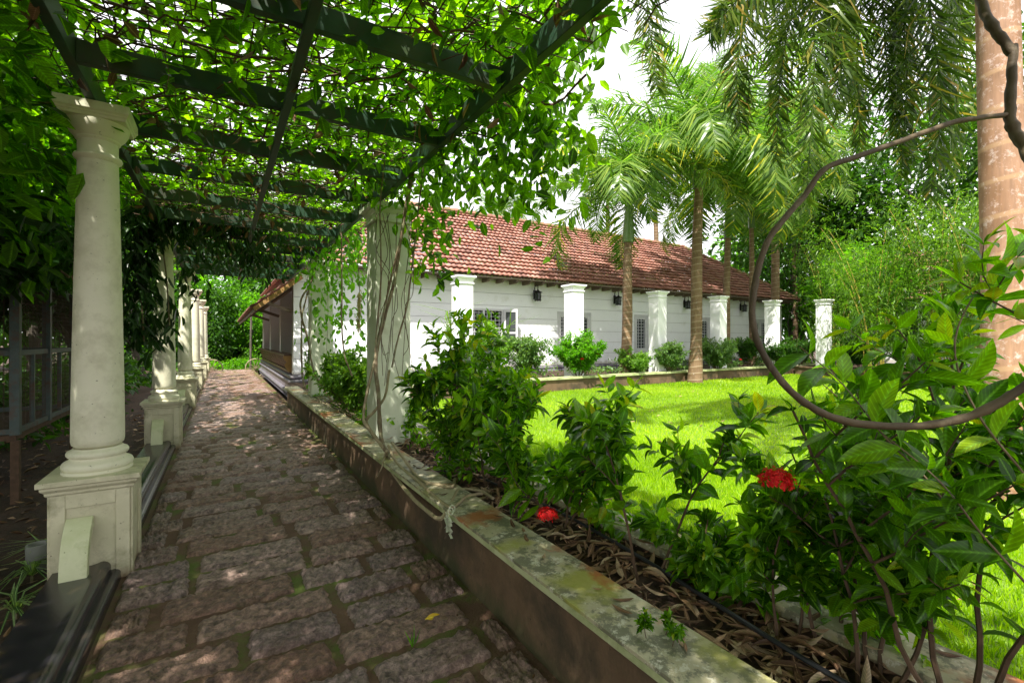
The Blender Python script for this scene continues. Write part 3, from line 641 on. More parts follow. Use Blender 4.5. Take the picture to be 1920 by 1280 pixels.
b = MB(); b.box(3.81, X1-.21, Y0+1.6, Y0+1.65, .6, 3.7); b.box(1.9, X1-.21, Y0+.4, 21.7, .585, .598); b.box(1.9, 3.6, 18, 26.2, .584, .5975); par(b.build('interior', M['room'], hs))
prof = [(-.15, -.05), (.13, -.05), (.13, .05), (.16, .07), (.17, .11), (.15, .15), (.09, .17), (.08, .34), (.11, .36)]+arc(.09, .41, .055, -80, 80, 5)+[(.07, .47)]+arc(.05, .525, .055, -80, 70, 5)+[(.0, .598), (-.15, .598)]
pln = MB(); pln.sweep(prof, [(X0, 26.4), (X0, Y0), (X1, Y0)][::1], smooth=True)
# walking +.. orientation: out must point away from the house
par(pln.build('plinth', M['plinth'], hs))
# roof
def roof_face(A_, B_, C_, D_, course=.30, wave=.20, amp=.032):
    A_, B_, C_, D_ = [np.array(p, float) for p in (A_, B_, C_, D_)]
    e = nrm(B_-A_); mid = (C_+D_)/2-(A_+B_)/2; sl = mid-e*mid.dot(e); Ls = np.linalg.norm(sl); sl /= Ls; nn = np.cross(e, sl)
    if nn[2] < 0: nn = -nn
    K = int(Ls/course); Vs = []; Qs = []; rs = []; off = 0
    for k in range(K):
        t0, t1 = k/K, (k+1.12)/K
        l0 = A_+(D_-A_)*t0; r0 = B_+(C_-B_)*t0; s0 = (l0-A_).dot(e); s1 = (r0-A_).dot(e)
        if s1-s0 < .3: continue
        m_ = int((s1-s0)/wave*6); S = np.linspace(s0, s1, m_+1)
        ph = S/wave; fr = ph-np.floor(ph); wv = amp*np.where(fr < .5, np.sin(fr*2*np.pi)*1.0, np.sin(fr*2*np.pi)*.35)
        cid = np.floor(ph+.5*(k % 2)).astype(int); rn = ((np.sin(cid*12.9898+k*78.233)*43758.5453) % 1)
        base0 = A_+e*S[:, None]+sl*(Ls*t0)+nn*(wv+.075)[:, None]; low = base0-nn*.075+sl*.06
        top = A_+e*S[:, None]+sl*(Ls*min(t1, 1))+nn*(wv*.9+.0)[:, None]
        jit = (rn*.012)[:, None]*nn; base0 = base0+jit
        m1 = m_+1; V = np.concatenate([low, base0, top]); i = np.arange(m_)
        Qs += [np.stack([i, i+1, i+m1+1, i+m1], 1)+off, np.stack([i+m1, i+m1+1, i+2*m1+1, i+2*m1], 1)+off]
        Vs.append(V); rs.append(np.tile(rn, 3)); off += len(V)
    return np.concatenate(Vs), np.concatenate(Qs), np.concatenate(rs)
RX0, RX1, RY0, RY1, RB = 1.7, 27.5, 13.8, 18.2, 22.6
faces = [((RX0, RY0, EZ), (RX1, RY0, EZ), (RX1-4.4, RY1, RZ), (RX0+4.4, RY1, RZ)),
         ((RX1, RY0, EZ), (RX1, RB, EZ), (RX1-4.4, RY1+.01, RZ), (RX1-4.4, RY1-.01, RZ)),
         ((RX0, 27.2, EZ), (RX0, RY0, EZ), (RX0+4.4, RY1, RZ), (RX0+4.4, 27.2, RZ)),
         ((RX1, RB, EZ), (RX0+8, RB, EZ), (RX0+4.4, RY1, RZ), (RX1-4.4, RY1, RZ))]
Vs = []; Qs = []; rs = []; o_ = 0
for f_ in faces:
    V, Q, r_ = roof_face(*f_); Vs.append(V); Qs.append(Q+o_); rs.append(r_); o_ += len(V)
rf = link('roof', np_mesh('roof', np.concatenate(Vs), np.concatenate(Qs), M['tile'], np.concatenate(rs), smooth=False), hs); par(rf)
b = MB()
def ridge(a, c_):
    a = Vector(a); c_ = Vector(c_); L_ = (c_-a).length; k = int(L_/.4)
    for i in range(k):
        p, q = a+(c_-a)*(i/k), a+(c_-a)*((i+1.1)/k); p.z += .05; q.z += .075; b.tube([p, q], [.11, .13], 8)
ridge((RX0+4.4, RY1, RZ), (RX1-4.4, RY1, RZ)); ridge((RX1, RY0, EZ), (RX1-4.4, RY1, RZ)); ridge((RX0, RY0, EZ), (RX0+4.4, RY1, RZ)); ridge((RX1, RB, EZ), (RX1-4.4, RY1, RZ))
rg = b.build('ridge_cap', M['ridge'], rf)
b = MB(); b.box(RX0+.05, RX1-.05, RY0+.05, Y0+.05, EZ-.012, EZ-.004); b.box(RX0+.02, RX1-.02, RY0+.02, RY0+.045, EZ-.05, EZ+.0); par(b.build('eave_board', M['rafter'], hs))
k = 0; x = 1.6
while x < 27.2:
    v = [(x-.035, Y0+.02, EZ-.02), (x-.035, RY0+.12, EZ-.02), (x-.035, RY0+.12, EZ-.06), (x-.035, RY0+.30, EZ-.15), (x-.035, Y0+.02, EZ-.15)]
    v += [(a+.07, c_, d_) for (a, c_, d_) in v]
    par(MB().add(v, [(0, 1, 2, 3, 4), (9, 8, 7, 6, 5), (0, 5, 6, 1), (1, 6, 7, 2), (2, 7, 8, 3), (3, 8, 9, 4), (4, 9, 5, 0)]).build('rafter_end', M['rafter'], hs)); x += .56
# windows
for wi, (xa, xb) in enumerate(wins):
    fr = MB(); y = Y0-.012
    for (p, q) in ((xa, xa+.07), (xb-.07, xb), ((xa+xb)/2-.04, (xa+xb)/2+.04)): fr.box(p, q, y, Y0+.10, WZ0, WZ1)
    fr.box(xa+.07, (xa+xb)/2-.04, y+.002, Y0+.10, WZ0, WZ0+.07); fr.box(xa+.07, (xa+xb)/2-.04, y+.002, Y0+.10, WZ1-.07, WZ1)
    fr.box((xa+xb)/2+.04, xb-.07, y+.002, Y0+.10, WZ0, WZ0+.07); fr.box((xa+xb)/2+.04, xb-.07, y+.002, Y0+.10, WZ1-.07, WZ1)
    wf = par(fr.build('window', M['frame'], hs, .004))
    gr = MB(); nx = 9; nz = 11
    for i in range(nx):
        xx = xa+.07+(xb-xa-.14)*(i+.5)/nx; gr.box(xx-.011, xx+.011, Y0+.055, Y0+.07, WZ0+.07, WZ1-.07)
    for i in range(nz):
        zz = WZ0+.07+(WZ1-WZ0-.14)*(i+.5)/nz; gr.box(xa+.07, xb-.07, Y0+.04, Y0+.053, zz-.010, zz+.010)
    o = gr.build('grille', M['grille'], wf)
    sh = MB()
    if wi == 0:      # one leaf folded out against the wall, seen ajar
        rot = Matrix.Translation((xb, Y0-.02, 0)) @ Matrix.Rotation(R(-38), 4, 'Z')
        for (p, q, z0, z1) in ((0, .07, WZ0, WZ1), (.43, .50, WZ0, WZ1), (.07, .43, WZ0, WZ0+.1), (.07, .43, WZ1-.1, WZ1), (.07, .43, 1.8, 1.86)): sh.box(p, q, -.02, .02, z0, z1, rot)
        o = sh.build('shutter', M['frame'], wf); pn = MB(); pn.box(.07, .43, -.005, .005, WZ0+.1, WZ1-.1, rot); pn.build('pane', M['glass'], wf)
    else:
        sp = []
        for s_, (p, q) in enumerate(((xa+.07, (xa+xb)/2-.04), ((xa+xb)/2+.04, xb-.07))):
            for (a, c_, z0, z1) in ((p, p+.12, WZ0+.07, WZ1-.07), (q-.12, q, WZ0+.07, WZ1-.07), (p+.12, q-.12, WZ0+.07, WZ0+.17), (p+.12, q-.12, WZ1-.2, WZ1-.07)): sh.box(a, c_, Y0+.008, Y0+.036, z0, z1)
            for k in range(3): sh.add([(p+.12+(q-p-.24)*t_, Y0+.01, z_) for t_, z_ in ((0+k*.37, WZ1-.2), (.26+k*.37, WZ1-.2), (.13+k*.37, WZ1-.235))], [(0, 1, 2)])
        sh.build('casement', M['frame'], wf)
        pn = MB(); pn.box(xa+.08, xb-.08, Y0+.0715, Y0+.076, WZ0+.07, WZ1-.07); pn.build('pane', M['glass'], wf)
# veranda: pillars, lean-to roof, slatted bench rail
for y in (18.2, 22.2, 26.0): par(MB().box(1.73, 2.1, y-.19, y+.19, .6, 3.3).build('veranda_pillar', M['white'], hs, .005))
V, Q, r_ = roof_face((.70, 27.2, 2.42), (.70, 14.15, 2.42), (1.9, 14.15, 3.38), (1.9, 27.2, 3.38))
vr = par(link('veranda_roof', np_mesh('veranda_roof', V, Q, M['tile'], r_, smooth=False), hs))
b = MB(); b.bar((.72, 14.17, 2.40), (1.9, 14.17, 3.34), .05, .11); b.build('barge_board', M['orangewood'], vr)
b = MB()
for y in np.arange(14.6, 27, .6): b.bar((.75, y, 2.39), (2.2, y, 3.55), .06, .09)
b.box(1.66, 1.74, 14.9, 26.2, 3.02, 3.16); b.box(.72, .76, 14.2, 27.1, 2.33, 2.4)
for y in (14.75, 18.2, 22.2): b.bar((1.7, y, 2.4), (1.05, y, 2.62), .07, .09)
b.build('veranda_rafter_frame', M['rafter'], vr)
rl = MB(); rl.box(1.52, 1.80, 14.92, 26, 1.12, 1.17); rl.box(1.66, 1.74, 14.92, 26, .62, .70)
rl = par(rl.build('bench_rail', M['wood'], hs, .004))
b = MB(); y = 15.0
while y < 26: b.bar((1.72, y, .70), (1.58, y, 1.12), .05, .03); y += .11
b.build('slat_screen', M['wood'], rl)
v = [(1.73, 0, .62), (1.60, 0, .70), (1.53, 0, .85), (1.585, 0, .95), (1.50, 0, 1.05), (1.50, 0, 1.12), (1.73, 0, 1.12)]; v = [(a, 14.96, c_) for a, _, c_ in v]+[(a, 14.915, c_) for a, _, c_ in v]
MB().add(v, [tuple(range(7)), tuple(range(13, 6, -1))]+[(i, (i+1) % 7, (i+1) % 7+7, i+7) for i in range(7)]).build('scroll_end', M['orangewood'], rl)
# lanterns
def make_lantern():
    t = thing('wall_lantern', 'x', 'lantern'); b = MB()
    b.box(-.05, .05, -.025, 0, -.16, .14); b.build('backplate', M['iron'], t, .004)
    b = MB(); b.tube(spline([(0, -.02, .10), (0, -.03, .24), (0, -.10, .30), (0, -.19, .27), (0, -.2, .16), (0, -.17, .13)], 5), .013, 6); b.build('scroll_arm', M['iron'], t)
    b = MB(); b.lathe([(.01, .15), (.03, .13), (.03, .11), (.15, .055), (.155, .045), (.13, .045)], 0, -.2, 12); b.build('hood', M['iron'], t)
    b = MB()
    for k in range(6):
        a = k*math.pi/3; x_, y_ = .10*math.cos(a), -.2+.10*math.sin(a); b.tube([(x_, y_, .045), (x_, y_, -.23)], .010, 5)
    for z in (-.20, -.07, .03): b.lathe([(.112, z-.008), (.115, z), (.112, z+.008)], 0, -.2, 12) if z > -.15 else b.lathe([(.10, z-.02), (.115, z), (.112, z+.008)], 0, -.2, 12)
    b.build('cage', M['iron'], t)
    MB().lathe([(.05, -.19), (.085, -.18), (.085, .03), (.05, .04)], 0, -.2, 10).build('glass', M['glass'], t); return t
ln = make_lantern(); ll = ['black iron wall lantern right of the open shuttered window', 'black iron wall lantern left of the first palm trunk', 'black iron wall lantern left of the stoutest palm trunk', 'black iron wall lantern farthest right, between two slim palm trunks']
for i, x in enumerate((9.96, 14.04, 18.5, 22.95)):
    o = ln if i == 0 else copy_tree(ln); o.location = (x, Y0-.001, 3.28); o.scale = (1.15,)*3; tag(o, ll[i], 'lantern', 'black lanterns on the house wall')
# second wing on the right
wg = thing('garden_wing', 'second white building with tiled roof behind the bamboo', 'house', (28, 3, 0))
b = MB(); b.box(27.2, 33, -5, 11.5, .2, 3.4); par(b.build('wall', M['wall'], wg)); b = MB()
V, Q, r_ = roof_face((26.3, 12.2, 3.35), (26.3, -6, 3.35), (30, -6, 6.0), (30, 12.2, 6.0)); par(link('roof', np_mesh('roof', V, Q, M['tile'], r_, smooth=False), wg))
V, Q, r_ = roof_face((33.7, -6, 3.35), (33.7, 12.2, 3.35), (30, 12.2, 6.0), (30, -6, 6.0)); par(link('roof', np_mesh('roof', V, Q, M['tile'], r_, smooth=False), wg))
v = [(27.2, 11.5, 3.4), (33, 11.5, 3.4), (30, 11.5, 5.7), (27.2, 11.4, 3.4), (33, 11.4, 3.4), (30, 11.4, 5.7)]
par(MB().add(v, [(0, 1, 2), (5, 4, 3), (0, 3, 4, 1), (1, 4, 5, 2), (2, 5, 3, 0)]).build('gable', M['wall'], wg))
for y in (-2, 1.5, 5, 8.5): par(MB().box(27.16, 27.199, y, y+1.2, 1.1, 2.7).build('window', M['room'], wg))
# ================================================================== AVIARY
av = thing('aviary', 'grey green wire mesh bird cage on legs under a tiled roof, far left', 'cage', (-1.93, 7.26, 0))
def apar(o): return par(o)
xa, xb, ya, yb, z0, z1 = -4.3, -1.93, 7.26, 9.6, .55, 2.3
b = MB()
for x in (xa, xb):
    for y in (ya, 8.35, yb): b.box(x-.04, x+.04, y-.04, y+.04, z0, z1)
for y in (ya, yb):
    for z in (z0+.04, 1.45, z1-.04): b.box(xa+.04, xb-.04, y-.022, y+.022, z-.03, z+.03)
for x in (xa, xb):
    for z in (z0+.04, 1.45, z1-.04): b.box(x-.022, x+.022, ya+.04, 8.31, z-.03, z+.03); b.box(x-.022, x+.022, 8.39, yb-.04, z-.028, z+.028)
for y in (7.8, 8.9): b.box(xb-.02, xb+.02, y-.02, y+.02, z0+.05, 1.42)
apar(b.build('frame', M['cage'], av, .003))
for x in (xa, xb):
    for y in (ya, yb): apar(MB().box(x-.035, x+.035, y-.035, y+.035, -.3, z0-.061).build('leg', M['twig'], av))
b = MB()
for y in np.arange(ya+.08, yb, .05): b.box(xb-.002, xb+.002, y-.002, y+.002, z0, z1)
for z in np.arange(z0+.06, z1, .05): b.box(xb-.0042, xb-.0001, ya, yb, z-.0016, z+.0016)
for x in np.arange(xa, xb, .06): b.box(x-.002, x+.002, ya-.002, ya+.002, z0, z1); b.box(x-.002, x+.002, yb-.002, yb+.002, z0, z1)
for z in np.arange(z0+.06, z1, .05): b.box(xa, xb, ya-.0042, ya-.0001, z-.0016, z+.0016); b.box(xa, xb, yb-.0042, yb-.0001, z-.0016, z+.0016)
apar(b.build('wire_mesh', M['wire'], av)); apar(MB().box(xa, xb, ya, yb, z0-.06, z0-.002).build('floor_tray', M['twig'], av))
V, Q, r_ = roof_face((-1.55, 10.2, 2.28), (-1.55, 6.7, 2.28), (-3.1, 6.7, 3.2), (-3.1, 10.2, 3.2)); par(link('roof', np_mesh('roof', V, Q, M['tile'], r_, smooth=False), av))
V, Q, r_ = roof_face((-4.65, 6.7, 2.28), (-4.65, 10.2, 2.28), (-3.1, 10.2, 3.2), (-3.1, 6.7, 3.2)); par(link('roof', np_mesh('roof', V, Q, M['tile'], r_, smooth=False), av))
# ================================================================== PALMS
def frond_data(L=2.6, droop=1.0, nl=52, ll=.55, w=.045, plumose=.5, yel=.15, rise=.9, lw=.35, curl=1.3):
    """frond in the XZ plane: leaves the origin going up and out (+X), then bows down"""
    t = np.linspace(0, 1, 15); ang = rise-(droop+.4)*t**1.2
    x = np.concatenate([[0], np.cumsum(np.cos(ang[:-1])*L/14)]); z = np.concatenate([[0], np.cumsum(np.sin(ang[:-1])*L/14)])
    P = np.stack([x, np.zeros(15), z], 1)
    tt = np.linspace(.14, 1, nl); tt = np.repeat(tt, 2); side = np.tile([1, -1], nl)
    px = np.stack([np.interp(tt, t, P[:, i]) for i in range(3)], 1); a = np.interp(tt, t, ang)
    d0 = np.stack([np.cos(a), 0*a, np.sin(a)], 1); nrmv = np.stack([-np.sin(a), 0*a, np.cos(a)], 1)
    lat = np.zeros_like(d0); lat[:, 1] = side
    n = len(tt); d = nrm(d0*(.55+.5*tt[:, None])+lat*1.0+nrmv*(rng.normal(size=(n, 1))*plumose+.1)+np.array((0, 0, -.15*lw))+rng.normal(size=(n, 3))*.08)
    env = np.sin(np.pi*(tt*.78+.17))**.7; Ls = ll*env*(.85+.3*rng.random(n))
    up = nrm(nrmv+rdir(n)*.3)
    rn = np.clip(rng.random(n)*.72+(rng.random(n) < yel)*.35+yel*.3*tt, 0, 1)
    lv = leaves(px, d, up, Ls, w, 'strip', rn, curl=curl+rng.random(n)*1.2)
    b = MB(); b.tube([tuple(p) for p in P], list(np.linspace(.022, .005, 15)), 5)
    bv = np.array(b.v); bq = np.array([f for f in b.f if len(f) == 4])
    return (np.concatenate([lv[0], bv]), np.concatenate([lv[1], bq+len(lv[0])]), np.concatenate([lv[2], np.full(len(bv), .6)]),
            np.concatenate([lv[3], np.tile((.4, .5, 0), (len(bv), 1))]))
def frond_mesh(mat='palm', **kw):
    V, Q, r_, u = frond_data(**kw); return np_mesh('frond', V, Q, M[mat], r_, u)
FR = [frond_mesh(L=2.9, droop=d, rise=ri, yel=ye, nl=72, ll=.72, w=.040, plumose=.38, curl=.7) for (d, ri, ye) in ((1.1, 1.25, .06), (1.5, 1.0, .08), (1.9, .8, .1), (2.2, .55, .2), (1.7, 1.1, .55))]
def Y_near(b_): return b_[1] < 20
def palm(base, top, r, label, shaft=.9, n=15, sc=1.0, seed=0, group='royal palms planted before the house', yellow=False, pitch=0, name='palm_tree'):
    rs = random.Random(seed); t = thing(name, label, 'palm tree', tuple(base), 0, group)
    bz = Vector(top)-Vector(base); P = []; rr = []
    for k in range(16):
        f = k/15; P.append(bz*f*(1-shaft/bz.length)+Vector((.06*math.sin(f*3+seed)*(f)*(1-f)*4, 0, 0)))
        rr.append(r*(1.25-.35*min(1, f*5)+.12*math.sin(f*3.1)-.25*f))
    n = int(n*1.2); sc *= (1.5 if Y_near(base) else 1.2); P[-1] = bz*(1-shaft/bz.length); MB().tube(P, rr, 16).build('trunk', M['palmtrunk'], t)
    s0 = bz*(1-shaft/bz.length)-bz.normalized()*.01
    MB().tube([s0+(bz-s0)*f for f in (0, .15, .4, .7, 1)], [r*.98, r*1.04, r*.92, r*.7, r*.45], 14).build('crownshaft', M['crownshaft'], t)
    for k in range(n):
        a = k*2.4+rs.uniform(-.25, .25); age = k/n
        me = FR[min(3, int(age*4))]
        if yellow and k in (n-1, n-3, n-5): me = FR[4]
        o = link('frond', me, t); o.location = bz*(.985)-Vector((0, 0, .04*age)); o.rotation_euler = (rs.uniform(-.15, .15), .15*age+pitch, a); s_ = sc*rs.uniform(.88, 1.1); o.scale = (s_, s_, s_)
    return t
def pbase(u, Y, z=.4): r = ray(u, 700); p = r*(Y/r[1]); return np.array((p[0], p[1], z))
def ptop(u, v, Y): return onY(u, v, Y)
palm(pbase(1172, 11.6), ptop(1180, 372, 11.6), .19, 'nearest garden palm with green crownshaft and yellowing lower fronds', .95*1.6, 15, 1.0, 1, yellow=True)
palm(pbase(1303, 10.5, .1), ptop(1312, 300, 10.5), .21, 'stoutest garden palm, its mottled brown trunk rising in front of the coping', 1.0, 16, 1.15, 2)
palm(pbase(1362, 12.4), ptop(1366, 378, 12.4), .17, 'slim palm with banded grey rings just right of the fourth white pillar', 1.6, 14, 1.0, 3)
palm(pbase(1412, 12.6), ptop(1408, 330, 12.6), .14, 'slender palm left of the last house pillar, right of the last lantern', 2.4, 13, 1.0, 4)
palm(pbase(1455, 12.3), ptop(1452, 280, 12.3), .20, 'palm whose orange brown trunk rises behind the last house pillar', .9, 14, 1.25, 5)
palm(pbase(1492, 15.2, .0), ptop(1487, 380, 15.2), .15, 'leaning thin palm with green upper trunk past the roof end', 2.6, 12, 1.2, 6)
palm(pbase(1236, 24, .0), ptop(1225, 262, 24), .2, 'tall palm behind the roof, crown above the first garden palm', 1.2, 12, 1.3, 7, 'palms behind the house roof')
palm(pbase(1310, 27, .0), ptop(1305, 170, 27), .22, 'tallest palm behind the roof with feathery fronds high against the sky', 1.4, 12, 1.5, 8, 'palms behind the house roof')
palm(pbase(1140, 26, .0), ptop(1140, 335, 26), .2, 'far palm with thin grey trunk just above the ridge', 1.2, 12, 1.3, 9, 'palms behind the house roof')
palm(pbase(1395, 24, .0), ptop(1400, 245, 24), .2, 'broad palm crown behind the right half of the roof', 1.2, 12, 1.4, 10, 'palms behind the house roof')
palm(pbase(945, 45, .0), ptop(945, 398, 45), .2, 'small distant palm crown just above the left part of the roof ridge', 1.2, 11, 1.3, 11, 'palms behind the house roof')
# near palm on the right, fronds sweep down into view
nb = at(1893, 636, 4.5); nb[2] = .05; ntp = at(1858, -480, 4.7)
npm = thing('near_palm', 'thick pinkish ringed palm trunk at the right edge with long drooping fronds overhead', 'palm tree', tuple(nb))
bz = Vector(ntp-nb); P = [bz*f+Vector((0, 0, 0)) for f in np.linspace(0, 1, 20)]
MB().tube(P, [.19*(1.2-.3*min(1, f*4))-.02*f for f in np.linspace(0, 1, 20)], 28).build('trunk', M['neartrunk'], npm)
def hang_frond(pts, ll, w, nl, yel=.15):
    P = np.array(spline(pts, 8)); t = np.linspace(0, 1, len(P)); tan = nrm(np.gradient(P, axis=0))
    tt = np.repeat(np.linspace(.12, 1, nl), 2); side = np.tile([1., -1.], nl); n = len(tt)
    px = np.stack([np.interp(tt, t, P[:, i]) for i in range(3)], 1); d0 = nrm(np.stack([np.interp(tt, t, tan[:, i]) for i in range(3)], 1))
    lat = nrm(np.cross(d0, np.array((ST, CT, 0.1))+rng.normal(size=(n, 3))*.6)); lat *= side[:, None]
    d = nrm(d0*.8+lat*.95+rng.normal(size=(n, 3))*.16+np.array((0, 0, -.45))); env = np.sin(np.pi*(tt*.74+.2))**.6
    Ls = ll*env*(.7+.5*rng.random(n)); lv = leaves(px, d, nrm(np.cross(d, lat)+rdir(n)*.6), Ls, w*(.7+.6*rng.random(n)), 'strip', np.clip(rng.random(n)*.75+(rng.random(n) < yel)*.35, 0, 1), curl=.8+rng.random(n)*1.5)
    b = MB(); b.tube([tuple(p) for p in P], list(np.linspace(.02, .005, len(P))), 5); bv = np.array(b.v); bq = np.array([f for f in b.f if len(f) == 4])
    V = np.concatenate([lv[0], bv]); Q = np.concatenate([lv[1], bq+len(lv[0])])
    return np_mesh('frond', V-nb, Q, M['nearpalm'], np.concatenate([lv[2], np.full(len(bv), .5)]), np.concatenate([lv[3], np.tile((.4, .5, 0), (len(bv), 1))]))
crown = (1858, -470, 4.75)
for pts in ([(1500, -640, 5.2), (1290, -330, 5.4), (1215, -60, 5.5), (1232, 165, 5.5)],
            [(1600, -620, 5.4), (1450, -250, 5.8), (1410, -20, 6.0), (1382, 120, 6.0), (1388, 235, 6.0)],
            [(1640, -600, 5.2), (1540, -250, 5.5), (1528, 0, 5.6), (1525, 180, 5.6), (1510, 390, 5.6)],
            [(1700, -600, 5.4), (1640, -200, 6), (1610, 60, 6.3), (1612, 270, 6.4)],
            [(1750, -600, 5.0), (1720, -200, 5.4), (1745, 30, 5.6), (1765, 190, 5.6), (1745, 370, 5.6)],
            [(1720, -700, 4.6), (1600, -350, 5), (1490, -120, 5.2), (1400, -20, 5.2), (1330, 60, 5.2)],
            [(1760, -560, 5.6), (1700, -150, 6.4), (1690, 60, 6.8), (1680, 200, 6.8)],
            [(1780, -560, 5.6), (1790, -150, 6.2), (1800, 90, 6.6), (1790, 330, 6.6)],
            [(1660, -600, 6.0), (1560, -200, 6.8), (1460, 20, 7.2), (1450, 200, 7.2)],
            [(1680, -620, 5.6), (1590, -250, 6.2), (1500, -30, 6.4), (1465, 130, 6.4), (1455, 300, 6.4)],
            [(1790, -600, 5.2), (1770, -200, 5.8), (1700, 0, 6.0), (1700, 160, 6.0), (1690, 330, 6.0)],
            [(1640, -640, 5.4), (1500, -300, 5.9), (1440, -120, 6.0), (1380, -10, 6.1), (1340, 50, 6.1)],
            [(1700, -600, 5.8), (1620, -200, 6.8), (1560, 0, 7.2), (1590, 130, 7.2), (1610, 220, 7.2)],
            [(1800, -560, 5.8), (1810, -100, 6.8), (1780, 60, 7.2), (1750, 200, 7.2)],
            [(1950, -600, 4.6), (2050, -300, 4.6), (2100, 0, 4.5)], [(1900, -700, 5.6), (1880, -250, 6.6), (1860, 60, 7), (1850, 300, 7)],
            [(1850, -760, 3.9), (1800, -700, 3), (1700, -500, 2.6)], [(1980, -700, 4.2), (2200, -600, 3.6), (2300, -300, 3.4)],
            [(1770, -580, 5.0), (1640, -240, 5.3), (1570, -60, 5.6), (1580, 90, 5.7), (1560, 210, 5.7)],
            [(1800, -580, 5.0), (1730, -240, 5.6), (1660, -60, 6), (1665, 130, 6.1), (1700, 300, 6.1)]):
    link('frond', hang_frond([at(*crown)]+[at(*p) for p in pts], .60, .027, 250), npm)
# ================================================================== SHRUBS
def bush(base, h, spread, nst, L, mat, label, cat='shrub', name='ixora_shrub', kind='hi', group=None, lean=(0, 0), flowers=(), pairs=9, seed=1, ratio=.42, stemmat='stem', low=.15, sub=3, stemr=.0065):
    rs = random.Random(seed); t = thing(name, label, cat, tuple(base), 0, group); b = MB(); P_ = []; D_ = []; S_ = []; RN = []
    def shoot(p, d, ln, r, depth):
        k = max(4, int(ln/(.09 if kind == 'hi' else .07))); pts = [p.copy()]; dd = d.copy()
        for i in range(k):
            dd = (dd+Vector((rs.uniform(-.22, .22), rs.uniform(-.22, .22), rs.uniform(-.05, .16)))).normalized(); p = p+dd*ln/k; pts.append(p.copy())
        b.tube(pts, list(np.linspace(r, r*.4, len(pts))), 5, False)
        for i, q in enumerate(pts):
            f = i/len(pts); hh = q.z/h
            if hh < low*.8 and depth == 0: continue
            if depth == 0 and f < .25: continue
            ax = Vector((rs.uniform(-1, 1), rs.uniform(-1, 1), rs.uniform(-.2, .2))); tdir = (pts[min(i+1, k)]-pts[max(i-1, 0)]).normalized()
            sd_ = tdir.cross(ax).normalized(); m_ = 2 if i < k else 5
            for j in range(m_):
                v = sd_*(1 if j % 2 == 0 else -1) if j < 2 else tdir.cross(sd_)*(1 if j % 2 == 0 else -1)+tdir*.6
                v = (v+tdir*rs.uniform(.35, .9)+Vector((0, 0, rs.uniform(-.5, .15)))).normalized(); P_.append(q); D_.append(v); sz = L*rs.uniform(.65, 1.2)*(1 if i < k-1 else .7); S_.append(sz)
                RN.append(min(1, max(0, rs.random()*.72+(.28 if i >= k-1 and depth > 0 else 0)*rs.random()+(.15 if hh > .8 else 0))))
        if depth < 2:
            for j in range(sub+(2 if depth == 0 else 0)):
                f = rs.uniform(.3, .98); q = pts[min(k, int(f*k))]; a = rs.uniform(0, 6.28)
                nd = (d*.5+Vector((math.cos(a), math.sin(a), rs.uniform(.1, .7)))).normalized(); shoot(q, nd, ln*rs.uniform(.28, .5), r*.5, depth+1)
    for i in range(nst):
        a = i*2.4+rs.uniform(-.4, .4); rr_ = rs.uniform(.2, 1)
        d = Vector((math.cos(a)*spread*rr_+lean[0], math.sin(a)*spread*rr_+lean[1], 1)).normalized(); shoot(Vector((math.cos(a)*.05, math.sin(a)*.05, 0)), d, h*rs.uniform(.7, 1.0)/max(.5, d.z)*.85, stemr*(.8+.5*h), 0)
    b.build('stem', M['twig'], t); n = len(P_); S_ = np.array(S_)
    D_ = np.array([tuple(d) for d in D_]); up = nrm(np.array((0, 0, 1.))+rng.normal(size=(n, 3))*.35)
    lv = leaves(np.array([tuple(p) for p in P_]), D_, up, S_, S_*ratio, kind, np.array(RN), curl=rng.uniform(-.3, 2.2, n))
    leafobj('foliage', lv, M[mat], t)
    for f in flowers: flower(t, f, Vector(base))
    return t
def flower(t, spec, base):
    (x, y, z, r) = spec; c = np.array((x, y, z))-np.array(base); n = int(130*(r/.055)) if r > .03 else 40; d = rdir(n); d[:, 2] = np.abs(d[:, 2])*.9-.15; d = nrm(d); pos = c+d*r*np.array((1, 1, .75))*(.75+.3*rng.random((n, 1)))
    parts = []
    for k in range(4):     # four petals per floret
        side = nrm(np.cross(d, rdir(n))); q = nrm(side+d*.15); parts.append(leaves(pos+d*rng.normal(size=(n, 1))*r*.12, q, d, r*.27, r*.10, 'mid', rng.random(n)))
    leafobj('flower_cluster', join(parts), M['red'], t)
def bedX(u, X=1.84):
    r = ray(u, 700); p = r*(X/r[0]); return (X, p[1], .36)
fl1 = at(1456, 903, 1.5); fl2 = at(1026, 966, 2.5); fl3 = at(1050, 915, 3.0)
G = 'red-flowered shrubs in the planter beside the path'
bush(bedX(855), 1.36, .62, 6, .14, 'ixora', 'full leafy shrub just right of the near square pillar', seed=11, group=G)
bush(bedX(925, 1.9), 1.1, .6, 4, .13, 'ixora', 'shrub with reddish leaf tip between the pillar shrub and the lawn gap', seed=12, group=G)
bush(bedX(1050, 1.86), 1.0, .45, 3, .15, 'ixora', 'shrub above the small low red flower', seed=13, group=G, flowers=[(*fl2, .05)], sub=3)
bush(bedX(1215, 1.84), 1.05, .28, 2, .14, 'ixora', 'thin stemmed shrub in the centre foreground with young tips over the lawn', seed=14, group=G, sub=2)
bush(bedX(1330, 1.98), .45, .6, 2, .10, 'ixora', 'low sparse shrub left of the round red flower head', seed=15, group=G, sub=2)
bush(bedX(1480, 1.95), .72, .45, 2, .11, 'ixora', 'shrub carrying the large round red flower head', seed=16, group=G, flowers=[(*fl1, .050)], sub=2)
bush(bedX(1640, 1.98), 1.15, .5, 4, .10, 'ixora', 'dense dark shrub inside the looping branch at the right', seed=17, group=G)
